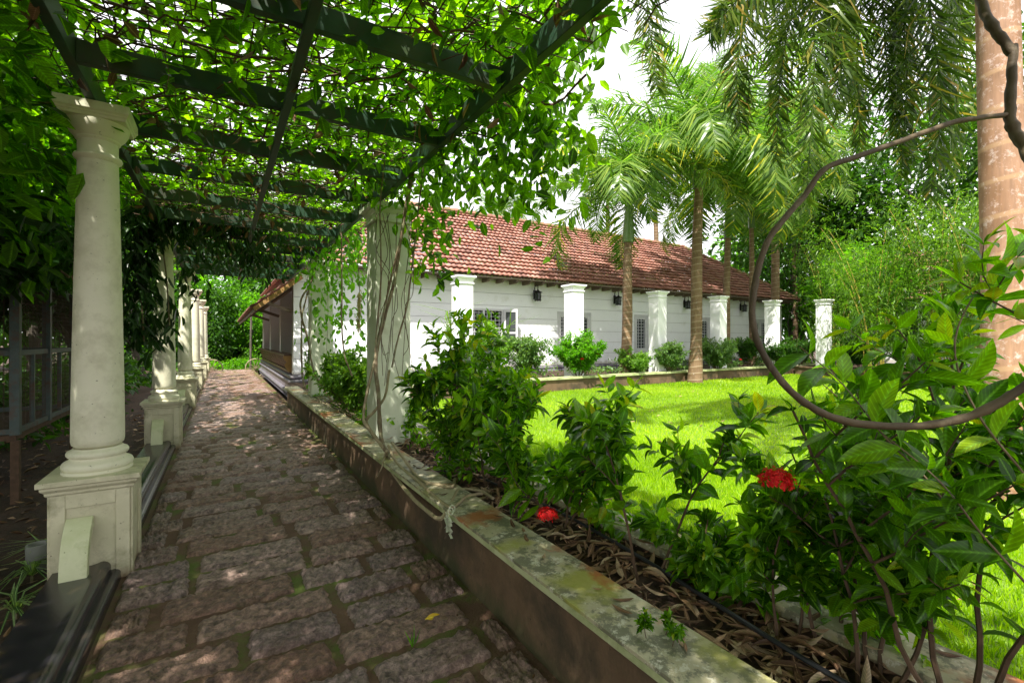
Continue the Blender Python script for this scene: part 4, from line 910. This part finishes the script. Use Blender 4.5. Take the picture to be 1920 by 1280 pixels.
bush(bedX(1800, 2.0), 1.5, .4, 4, .11, 'ixora', 'tall dark shrub in front of the thick palm trunk', seed=18, group=G)
bush((2.0, -.05, .36), 1.25, .45, 4, .11, 'ixora', 'shrub at the lower right corner of the photo', seed=19, group=G)
bush((2.05, .9, .36), 1.0, .4, 2, .12, 'ixora', 'shrub rising just behind the flower head shrub on the lawn side', seed=20, group=G)
bush(bedX(740, 1.8), .5, .6, 6, .12, 'ixora', 'low shrub at the foot of the near square pillar', seed=21, group=G)
bush(bedX(640, 1.84), 1.05, .6, 12, .12, 'shrub', 'rounded shrub between the two square pillars, beside the coping', seed=22, group=G, kind='mid')
bush(bedX(675, 1.9), .9, .6, 10, .12, 'shrub', 'shrub right behind the near square pillar', seed=23, group=G, kind='mid')
bush(bedX(612, 1.9), 1.0, .6, 10, .11, 'shrub', 'shrub at the foot of the far square pillar', seed=24, group=G, kind='mid')
# large close leaves at the right, hanging into the loop
cb = thing('broad_leaved_branch', 'close broad-leaved branch crossing inside the looping vine', 'branch', (0, 0, 0))
b = MB(); P_ = []; D_ = []; S_ = []
for pts in ([(1820, 1010, 1.4), (1740, 900, 1.38), (1660, 820, 1.35), (1580, 720, 1.32), (1500, 650, 1.3)], [(1930, 1100, 1.2), (1840, 1000, 1.2), (1760, 900, 1.2), (1640, 800, 1.25)], [(1930, 900, 1.3), (1830, 770, 1.3), (1790, 640, 1.3), (1850, 520, 1.35), (1905, 480, 1.35)]):
    P = spline([at(*p) for p in pts], 5); b.tube(P, list(np.linspace(.0035, .0015, len(P))), 5, False)
    for i in range(3, len(P), 2):
        tv = nrm(P[i]-P[i-1])
        for sgn in (1, -1):
            lat = nrm(np.cross(tv, np.array((ST, CT, .3)))); P_.append(P[i]); D_.append(nrm(lat*sgn*.8+tv*.7+np.array((0, 0, -.15))+rng.normal(size=3)*.2)); S_.append(random.uniform(.085, .15))
b.build('twig', M['stem'], cb); n = len(P_)
leafobj('foliage', leaves(np.array(P_), np.array(D_), nrm(np.array((-.2, -.4, 1.))+rng.normal(size=(n, 3))*.4), np.array(S_), np.array(S_)*.4, 'hi', rng.random(n)*.6+.2), M['ixora'], cb)
# looping liana
lo = [(1893, 215, 1.62), (1830, 222, 1.6), (1780, 232, 1.6), (1680, 268, 1.58), (1600, 296, 1.56), (1545, 318, 1.55), (1510, 365, 1.55), (1475, 405, 1.54), (1440, 452, 1.53), (1418, 520, 1.52), (1411, 600, 1.5), (1432, 665, 1.48), (1475, 725, 1.46), (1530, 768, 1.45), (1600, 792, 1.44), (1700, 799, 1.42), (1790, 788, 1.4), (1860, 762, 1.38), (1935, 715, 1.35), (2050, 640, 1.3), (2180, 640, 1.2), (2300, 800, 1.15), (2330, 1150, 1.15), (2335, 1400, 1.15)]
items = [('looping_stem', 'liana', [at(u_, v_, s_*.78) for u_, v_, s_ in lo], .0065, .0105, 10),
         ('forked_stem', 'liana', [at(u_, v_, s_*.78) for u_, v_, s_ in ((1935, 300, 1.55), (1905, 250, 1.6), (1893, 215, 1.62), (1897, 150, 1.63), (1900, 85, 1.64))], .015, .010, 10),
         ('upper_stem', 'liana', [at(u_, v_, s_*.78) for u_, v_, s_ in ((1898, 100, 1.64), (1870, 62, 1.66), (1845, 20, 1.7), (1820, -60, 1.75), (1800, -200, 1.8))], .012, .011, 10)]
stemset('looping_liana', 'thick bare brown liana bending in a large loop at the right', 'vine', items)
# shrubs in the house bed
G2 = 'shrubs in the bed before the house'
def hbush(u, Y, h, spread, L, mat, label, seed, nst=10, red=(), **kw):
    p = pbase(u, Y, .42); return bush(p, h, spread, nst, L, mat, label, kind='mid', group=G2, name='garden_shrub', seed=seed, sub=kw.pop('sub', 4), ratio=kw.pop('ratio', .45), flowers=[(p[0]+a, p[1]+c_, .42+d_, .05) for a, c_, d_ in red], **kw)
hbush(1085, 11.0, 1.25, 1.0, .12, 'bright', 'wide bright green shrub below the second garden pillar', 31, 16, red=((.5, -.3, .7), (-.2, -.4, .6)))
hbush(985, 11.3, 1.4, .7, .11, 'grey_shrub', 'airy grey green shrub between the first and second garden pillars', 32, 12)
hbush(1190, 11.2, .7, 1.3, .10, 'shrub', 'low shrub around the foot of the first palm', 33, 12)
hbush(1255, 10.9, 1.05, .8, .10, 'grey_shrub', 'pale leaved shrub at the foot of the third garden pillar', 34, 14)
hbush(1345, 11.0, 1.1, 1.25, .11, 'grey_shrub', 'broad grey green shrub overhanging the coping by the fourth garden pillar', 35, 20, red=((1.0, -.3, .4),))
hbush(1405, 11.4, 1.3, .6, .11, 'tree', 'dark upright shrub between the last two garden pillars', 36, 10)
hbush(1460, 11.0, 1.0, 1.1, .11, 'tree', 'dark rounded shrub below the last garden pillar', 37, 14)
hbush(915, 11.6, 1.7, .4, .13, 'shrub', 'tall thin shrub in front of the open shuttered window', 38, 7)
hbush(880, 11.0, 1.2, .8, .11, 'grey_shrub', 'shrub at the foot of the first garden pillar', 39, 10)
hbush(1500, 10.9, 1.2, 1.0, .11, 'tree', 'shrub at the corner of the house bed', 40, 12)
def starplant(pos, n, L, wd, mat, label, name, cat, rise=.8, group=None, k=1):
    t = thing(name, label, cat, tuple(pos), 0, group); a = rng.uniform(0, 6.28, n); e = rng.uniform(rise-.5, rise+.5, n)
    d = np.stack([np.cos(a)*np.cos(e), np.sin(a)*np.cos(e), np.sin(e)], 1); z = rng.random((n, 1))*np.array((0, 0, 1.))*L*.6*k
    leafobj('foliage', leaves(z, d, nrm(np.array((0, 0, 1.))+.2*rdir(n)), L*rng.uniform(.6, 1.1, n), wd, 'strip', curl=1.8+rng.random(n)*2), M[mat], t); MB().tube([(0, 0, -.05), (0, 0, L*.6*k)], .012, 5).build('stem', M['stem'], t); return t
starplant(pbase(1495, 11.8, .4), 60, .55, .06, 'burgundy', 'burgundy leaved cordyline past the last garden pillar', 'cordyline', 'plant', k=2.2)
starplant(pbase(845, 12.4, .4)+np.array((0, 0, .9)), 30, 1.1, .05, 'grey_shrub', 'young feathery palm left of the first garden pillar', 'young_palm', 'palm', 1.0, 'young palms in the house bed')
starplant(pbase(950, 12.2, .4)+np.array((0, 0, .3)), 24, 1.3, .05, 'grey_shrub', 'young feathery palm right of the open shuttered window', 'young_palm', 'palm', .9, 'young palms in the house bed')
# shrubs beyond the lawn, right
G3 = 'shrubs beyond the right edge of the lawn'
for i, (x, y, h, m_, lb) in enumerate(((21.8, 8.6, 1.3, 'tree', 'dark shrub left of the bamboo foot'), (22.2, 7.0, 1.5, 'shrub', 'light shrub between the two far lawn pillars'), (22.0, 4.0, 1.5, 'tree', 'dark shrub right of the far lawn pillar'), (22.4, 2.0, 1.7, 'tree', 'shrub beyond the lawn hidden behind the thick palm trunk'))):
    bush((x, y, .38), h, .9, 12, .16, m_, lb, name='garden_shrub', kind='mid', group=G3, seed=50+i, sub=4)
# ================================================================== BAMBOO
for i, (u, v, s, sc, lb) in enumerate(((1640, 470, 17, 1.0, 'bamboo clump with yellow canes beyond the right end of the house'), (1760, 400, 16, 1.1, 'bamboo clump leaning over the white lawn pillar'), (1560, 430, 22, 1.2, 'bamboo clump nearest the roof end'), (1850, 440, 15, 1.1, 'bamboo clump behind the thick palm trunk'))):
    c = at(u, v, s); t = thing('bamboo_clump', lb, 'bamboo', (c[0], c[1], .3), 0, 'bamboo clumps right of the lawn'); lv = []; rs = random.Random(i)
    for k in range(13):
        a = rs.uniform(0, 6.28); sp = rs.uniform(.2, 1.6)*sc; hh = rs.uniform(3.5, 6.5)*sc; pts = [(math.cos(a)*.35*rs.random(), math.sin(a)*.35*rs.random(), 0)]
        for j in range(1, 9): f = j/8; pts.append((math.cos(a)*sp*f**2+pts[0][0], math.sin(a)*sp*f**2+pts[0][1], hh*(f-.12*f**3)))
        MB().tube(pts, list(np.linspace(.022, .005, 9)), 6).build('cane', M['cane'], t)
        for j in range(2, 9):
            p = np.array(pts[j]); m_ = 26; q = p+rng.normal(size=(m_, 3))*np.array((.45, .45, .3))*sc
            for rep in range(4): lv.append(leaves(q, nrm(rdir(m_)*.8+np.array((0, 0, -.35))), nrm(np.array((0, 0, 1.))+rdir(m_)*.6), .20*rng.uniform(.6, 1.3, m_), .032, 'lo'))
    leafobj('foliage', join(lv), M['bamboo'], t)
# ================================================================== TREES
def tree(base, h, crown_c, crown_r, n, L, mat, label, r=.16, group=None, name='tree', kind='lo', ratio=.5, limbs=6, seed=0, clumps=0, spread=.35, shell=.4):
    rs = random.Random(seed); t = thing(name, label, 'tree', tuple(base), 0, group); b = MB(); B = Vector(base); C = Vector(crown_c)-B
    top = Vector((C.x*.8, C.y*.8, C.z)); P = [Vector((0, 0, -.3))]+[top*f+Vector((rs.uniform(-.06, .06), rs.uniform(-.06, .06), 0))*h*.2 for f in np.linspace(.1, 1, 8)]
    b.tube(P, [r*1.4]+list(np.linspace(r*1.05, r*.35, 8)), 10)
    for k in range(limbs):
        q = P[rs.randint(3, 7)]; d = Vector((rs.uniform(-1, 1)*crown_r[0], rs.uniform(-1, 1)*crown_r[1], rs.uniform(-.2, .8)*crown_r[2]))*.8; e = C+d
        mid = q+(e-q)*.5+Vector((rs.uniform(-.2, .2), rs.uniform(-.2, .2), -.1))*crown_r[0]*.4; b.tube([tuple(x) for x in spline([q, mid, e], 4)], list(np.linspace(r*.4, r*.08, 9)), 6)
    b.build('trunk', M['bark'], t); leafobj('crown', cloud(tuple(C), crown_r, n, L, ratio, kind, clumps=clumps, spread=spread, shell=shell), M[mat], t); return t
G4 = 'trees crowding the left side of the path'
tree((-2.2, 5.2, -.2), 5, (-2.4, 4.9, 3.3), (1.35, 2.2, 1.3), 6500, .15, 'creeper', 'leafy creeper-hung tree left of the nearest column', .09, G4, kind='mid', seed=1)
tree((-1.75, 10.6, -.2), 5, (-2.75, 10.3, 3.5), (.95, 1.8, 1.7), 4500, .20, 'darkleaf', 'dark tree with lichened trunk between the first and second columns', .11, G4, kind='mid', ratio=.3, seed=2)
tree((-2.3, 13.5, -.2), 6, (-3.6, 13.5, 4.2), (1.7, 2.6, 2.2), 4200, .24, 'tree', 'tree with a pale trunk behind the second column', .13, G4, seed=3)
tree((-3.4, 7.8, -.2), 6, (-3.0, 5.9, 2.75), (1.5, 1.8, .75), 6500, .17, 'darkleaf', 'low dark branches drooping over the aviary roof', .10, G4, kind='mid', ratio=.33, seed=4)
tree((-5.5, 12, -.2), 7, (-5.5, 12, 4.3), (2.6, 3.2, 2.6), 4500, .28, 'tree', 'larger tree behind the aviary', .2, G4, seed=5)
tree((-5.8, 6.5, -.2), 8, (-5.6, 6.0, 5.0), (2.4, 3.0, 2.4), 4500, .26, 'bright', 'bright leaved tree rising above the aviary at the far left', .18, G4, seed=6)
tree((-8.5, 10, -.2), 9, (-8.5, 10, 3.8), (3, 4, 3.4), 4200, .34, 'tree', 'dense tree filling the view behind the cage mesh', .22, G4, seed=7)
tree((-4.2, 18, -.2), 8, (-4.8, 18, 4.4), (2.4, 3.6, 3), 4600, .3, 'tree', 'dense tree beside the third and fourth columns', .2, G4, seed=8)
tree((-2.6, 23.5, -.2), 6, (-3.4, 23.5, 3.2), (1.5, 2.6, 2.2), 3200, .24, 'darkleaf', 'dark tree brushing the fifth column', .14, G4, ratio=.35, seed=9)
tree((-4.6, -1.8, -.2), 7.5, (-3.6, -.4, 6.3), (3.3, 4.8, 1.7), 12000, .2, 'creeper', 'large unseen tree added beside the camera to shade the near path and column', .2, G4, kind='mid', seed=40)  # out-of-view crown, added to block sun from the near path and first column
tree((-3.4, 2.3, -.2), 6, (-3.3, 2.3, 4.6), (1.6, 1.8, 1.4), 3000, .17, 'creeper', 'creeper crown at the top left corner', .1, G4, kind='mid', seed=10)
G5 = 'trees at the far end of the path'
tree((-.6, 31.5, -.1), 5, (-.6, 31.5, 2.6), (1.7, 1.2, 2.2), 6480, .2, 'tree', 'round leafy tree closing the path end, left of the thin post', .1, G5, seed=11)
tree((1.6, 31.8, -.1), 5, (1.6, 31.8, 2.3), (1.3, 1.2, 2.0), 5760, .2, 'bright', 'leafy tree behind the thin post at the path end', .1, G5, seed=12)
tree((-3.5, 33, -.1), 8, (-3.5, 33, 4.2), (2.8, 2.4, 3.6), 6840, .3, 'bright', 'tall light green tree left of the path end', .16, G5, seed=13)
tree((4, 36, -.1), 9, (4, 36, 4.6), (3.4, 2.6, 4.2), 7560, .34, 'tree', 'tall tree behind the veranda roof', .2, G5, seed=14)
tree((.2, 40, -.1), 9, (.2, 40, 4.8), (4, 3, 4.4), 7560, .36, 'bright', 'farthest pale tree beyond the path end', .2, G5, seed=15)
tree((-9, 38, -.1), 12, (-9, 38, 6), (5, 4, 6), 4200, .5, 'tree', 'large far tree left beyond the columns', .3, G5, seed=16)
G6 = 'trees behind the house end and the bamboo'
tree((31, 16, 0), 10, (31, 16, 8.0), (4.5, 4.5, 6), 9000, .42, 'tree', 'dark broad-leaved tree behind the roof end', .3, G6, seed=21)
tree((34, 9.5, 0), 12, (34, 9.5, 9), (5.5, 5, 8), 11000, .45, 'tree', 'large dark tree behind the bamboo', .35, G6, seed=22)
tree((32, 2, 0), 12, (32, 2, 9.5), (6, 5.5, 8), 11000, .45, 'tree', 'large dark tree behind the thick palm trunk', .35, G6, seed=23)
tree((27, 10.8, .3), 6, (26.6, 10.4, 4.2), (2.2, 2.0, 1.8), 5200, .26, 'bright', 'round bright broad-leaved tree above the bamboo', .12, G6, seed=24, ratio=.6)
tree((25, 4, .3), 8, (25.5, 4, 5.2), (2.8, 2.8, 2.2), 5200, .28, 'shrub', 'light green tree over the second wing', .15, G6, seed=25)
tree((36, -5, 0), 12, (36, -5, 8.5), (6, 7, 8.5), 8000, .5, 'tree', 'dark tree at the far right edge behind the trunk', .35, G6, seed=26)
tree((40, 20, 0), 13, (40, 20, 6.5), (6, 6, 6), 6000, .6, 'bright', 'pale tree in the distance between the palm crowns', .35, G6, seed=27)
tree((24, 26, 0), 10, (24, 26, 5.5), (4, 3, 3.5), 4000, .45, 'bright', 'light tree just behind the roof, between palm trunks', .25, G6, seed=28)
tree((17, 28, 0), 8, (17, 28, 5.0), (3, 3, 2.6), 3000, .4, 'bright', 'small light tree peeping over the ridge', .2, G6, seed=29)
# hedge and undergrowth
def mass(name, label, cat, spots, mat, L, n, kind='lo', stuff=True, ratio=.5):
    parts = [cloud(c, r_, n, L, ratio, kind, spread=.5, shell=.1) for c, r_ in spots]
    o = leafobj(name, join(parts), M[mat]); tag(o, label, cat, kind='stuff' if stuff else None); return o
mass('undergrowth', 'tangled dark undergrowth beneath the trees left of the columns', 'undergrowth', [((x, y, .3), (1.1, 1.3, .75)) for x, y in ((-3.4, 11.8), (-3.3, 14.8), (-3.2, 17.5), (-3.2, 20.5), (-3.2, 25.5), (-5, 10.5), (-6.5, 8), (-6, 14.5), (-7, 5.5), (-4.5, 21), (-6, 3.5))]+[((x, y, 2.), (3, 3, 2.6)) for x, y in ((-12, 14), (-12, 7), (-11, 21), (-9, 27), (-12, 1))], 'tree', .22, 900)
mass('woodland', 'far wood of mixed green trees closing the garden on all sides', 'woodland', [((x, y, 4.0), (6, 5, 5)) for x, y in ((-20, 20), (-16, 34), (-24, 5), (8, 46), (18, 44), (-6, 48), (44, 6), (43, -8), (46, 16), (42, 30))], 'tree', .7, 2600)
mass('bed_ground_cover', 'low mixed ground cover plants filling the bed before the house', 'ground cover', [((x, 11.25+.25*(i % 3), .55), (.7, .35, .22)) for i, x in enumerate(np.arange(3, 24.5, .9))]+[((x, 13.2, .55), (.9, .5, .3)) for x in np.arange(3, 26, 1.6)], 'grey_shrub', .11, 130)
mass('planter_ground_cover', 'small weeds growing along the planter soil between shrubs', 'ground cover', [((1.84, y, .46), (.22, .5, .13)) for y in (3.6, 5.2, 6.3, 7.3, 8.2, 9.3, 10.2, 11.3, 12)]+[((2.10, y, .56), (.13, .34, .16)) for y in (.9, 1.25, 1.7, 2.3, 2.75, 3.2, 3.9, 4.5)], 'ixora', .09, 150, kind='mid')
mass('path_end_thicket', 'dense mixed thicket beyond the far wall at the end of the path', 'thicket', [((x, 37+(x % 2), 2.6), (2.6, 1.6, 3.2)) for x in (-5, -2, 1, 4, 7)]+[((x, 32.5, .6), (1.6, .8, .8)) for x in (-4, -1.5, .6, 3)], 'tree', .3, 1500)
hg = mass('low_hedge', 'low leafy ground cover hedge across the path end', 'hedge', [((x, 29.6, .12), (.9, .6, .42)) for x in (-1.2, -.2, .8, 1.8, 2.8)], 'bright', .13, 800, stuff=False)
# path end: low wall, rail fence, post, wheels
fe = thing('boundary_wall', 'old mossy low wall with a dark rail closing the path end', 'wall', (0, 34.2, 0))
par(MB().box(-8, 9, 34.1, 34.3, -.1, .9).build('wall', M['concrete'], fe)); b = MB(); b.box(-8, 9, 34.18, 34.22, 1.25, 1.32)
for x in np.arange(-8, 9, .5): b.box(x-.012, x+.012, 34.19, 34.21, .9, 1.25)
par(b.build('rail', M['iron'], fe))
po = MB().tube([(1.30, 28.6, -.1), (1.31, 28.62, 1.5), (1.34, 28.62, 3.25)], .05, 8).build('wooden_post', M['bark']); tag(po, 'thin upright wooden post at the far end of the path', 'post')
def wheel():
    t = thing('cart_wheel', 'x', 'wheel'); b = MB(); K = 28
    b.tube([(.46*math.cos(2*math.pi*k/K), 0, .46*math.sin(2*math.pi*k/K)) for k in range(K+1)], .03, 6, False); b.build('rim', M['palestem'], t)
    for k in range(10):
        a = k*math.pi/5; MB().bar((.06*math.cos(a), 0, .06*math.sin(a)), (.44*math.cos(a), 0, .44*math.sin(a)), .03).build('spoke', M['stem'], t)
    h_ = MB().tube([(0, -.06, 0), (0, .06, 0)], .07, 10).build('hub', M['stem'], t); return t
wh = wheel()
for i, (x, lb) in enumerate(((-.42, 'old wooden cart wheel leaning left of the path end'), (1.50, 'old wooden cart wheel right of the path end beside the plinth'))):
    o = wh if i == 0 else copy_tree(wh); o.location = (x, 27.9, .12); tag(o, lb, 'wheel', 'cart wheels flanking the path end')
# ================================================================== SMALL THINGS
P = spline([(1.88, -1.0, .43), (1.86, .2, .43), (1.80, .75, .435), (1.86, 1.3, .43), (1.93, 1.8, .42), (1.98, 2.6, .41), (1.92, 3.6, .40), (1.98, 5, .39)], 8)
tag(MB().tube(P, .010, 8).build('irrigation_hose', M['hose']), 'black irrigation hose lying in the planter among dry leaves', 'hose')
def litter(name, label, n, fx, L, wd, mat='dry', kind='hi', kk='stuff', tilt=.28, curl=(-1.6, 1.2)):
    pos = fx(n); a = rng.uniform(0, 6.28, n); d = np.stack([np.cos(a), np.sin(a), rng.normal(size=n)*tilt*.5], 1)
    up = nrm(np.array((0, 0, 1.))+rng.normal(size=(n, 3))*tilt*.7); Ls = L*rng.uniform(.5, 1.25, n)
    o = leafobj(name, leaves(pos, d, up, Ls, Ls*wd, kind, curl=-rng.uniform(curl[0], curl[1], n)), M[mat]); tag(o, label, 'leaf litter', kind=kk)
litter('leaf_litter', 'dry brown bamboo leaves and litter covering the planter soil', 2300, lambda n: np.stack([rng.uniform(1.52, 2.12, n), -.5+9*rng.random(n)**1.7, .385+.03*rng.random(n)], 1), .13, .2)
litter('coping_litter', 'a few dry leaves and petals fallen on the coping', 26, lambda n: np.stack([rng.uniform(1.4, 1.6, n), rng.uniform(.9, 6, n), .462+0*rng.random(n)], 1), .09, .25, tilt=.1, curl=(.3, 1))
litter('inner_coping_litter', 'dry leaves fallen on the lawn side coping', 60, lambda n: np.stack([rng.uniform(2.02, 2.3, n), rng.uniform(.3, 6, n), .462+0*rng.random(n)], 1), .11, .25, tilt=.1, curl=(.3, 1))
litter('garden_litter', 'fallen leaves scattered over the soil left of the columns', 1600, lambda n: np.stack([rng.uniform(-5, -.98, n), rng.uniform(1.5, 14, n), -.19+.02*rng.random(n)], 1), .12, .3, kind='mid')
litter('lawn_litter', 'scattered fallen leaves on the lawn', 120, lambda n: np.stack([rng.uniform(2.4, 12, n), rng.uniform(-.5, 10.5, n), .15+0*rng.random(n)], 1), .09, .35, kind='mid')
litter('path_litter', 'tiny dry leaf scraps scattered on the stone path', 130, lambda n: np.stack([rng.uniform(-.5, 1.3, n), 1.5+12*rng.random(n)**1.5, .022+0*rng.random(n)], 1), .035, .3, tilt=.1, kind='mid', curl=(.3, 1))
def ground(u, v, z=.02):
    r = ray(u, v); return r*((z-H)/r[2])+np.array((0, 0, H))
yl = leafobj('fallen_leaf', leaves(np.array([ground(797, 1160, .03)]), np.array([nrm(ground(835, 1150, .03)-ground(797, 1160, .03))]), np.array([(-.3, -.6, .7)]), .10, .035, 'hi', np.array([.5])), M['yellow']); tag(yl, 'curved yellow leaf fallen on the stones in the foreground', 'leaf')
sp = thing('grass_sprout', 'small green grass sprout growing between stones below the yellow leaf', 'grass sprout', tuple(ground(773, 1213)))
n = 5; d = np.array([(-.35, .1, 1), (.25, .2, 1), (.55, .1, .7), (-.1, -.3, 1), (.1, .3, .9)]); leafobj('blades', leaves(np.zeros((n, 3)), d, np.tile((0., -1, .4), (n, 1)), np.array((.09, .10, .085, .05, .06)), .009, 'strip', rng.random(n)), M['bright'], sp)
for i, (u, v, lb) in enumerate(((60, 1080, 'striped spider plant beside the nearest pedestal'), (30, 1150, 'striped spider plant lower in the left corner'), (82, 1040, 'small striped spider plant touching the pedestal foot'))):
    p = ground(u, v, -.2); starplant(p, 26, .26, .018, 'spider', lb, 'spider_plant', 'plant', .7, 'spider plants in the left bed', k=.05)
p = ground(68, 1075, -.2); b = MB(); b.lathe([(.07, -.05), (.075, .12), (.075, .15), (.06, .15), (.06, -.04)], 0, 0, 20); o = b.build('pipe_stub', M['pipe']); o.location = p+np.array((-.05, .25, 0)); tag(o, 'short grey pipe stub standing in the left soil', 'pipe')
b = MB(); b.box(-3.2, -1.35, 4.6, 4.78, -.3, .03); tag(b.build('low_kerb_wall', M['concrete'], None, .01), 'low old concrete edging left of the nearest pedestal', 'edging')
rbm = []
for k in range(5):
    c0_ = onX(838+k*2, 960+k*2, 1.26); pts = [c0_+np.array((random.uniform(-.01, .0), random.uniform(-.03, .03), -.018*j-.005*k))+np.array((0, .012*math.sin(j*1.3+k), 0)) for j in range(7)]; rbm.append(pts)
b = MB()
for pts in rbm:
    for a, c_ in zip(pts[:-1], pts[1:]): b.bar(a, c_, .016, .002)
for k in range(2):
    c1 = cop(845+k*3, 958-k*5, Z=.475); b.tube([c1+np.array((.02*math.cos(t_), .02*math.sin(t_)*.4, .02*math.sin(t_))) for t_ in np.linspace(0, 6.28, 9)], .004, 4, False)
tag(b.build('tie_ribbon', M['ribbon']), 'pale strip tied round the trailing vine stems, ends hanging over the coping', 'ribbon')
sg = bush(tuple(cop(1237, 1200, Z=.452)), .10, .5, 3, .035, 'ixora', 'tiny green seedling rooted on top of the coping', name='seedling', kind='hi', seed=77, sub=1, stemr=.002)
# ================================================================== GRASS
parts = []
def grass(n, x0, x1, y0, y1, h, wd):
    x = x0+(x1-x0)*rng.random(n); y = y0+(y1-y0)*rng.random(n); d = nrm(rng.normal(size=(n, 3))*.38+np.array((0, 0, 1.)))
    return leaves(np.stack([x, y, np.full(n, .095)], 1), d, rdir(n), h*rng.uniform(.5, 1.3, n), wd, 'blade', np.clip(rng.random(n)*.7+.3*(np.sin(x*1.3)+np.sin(y*1.7+x))*.25+.15, 0, 1))
parts = [grass(80000, 2.3, 5.5, -.5, 5.5, .07, .009), grass(90000, 5.5, 12, -1, 10.8, .06, .013), grass(40000, 2.3, 5.5, 5.5, 10.8, .055, .010), grass(60000, 12, 20.8, -1, 10.8, .065, .022)]
o = leafobj('grass', join(parts), M['grass']); tag(o, 'bright short green lawn grass', 'grass', kind='stuff')
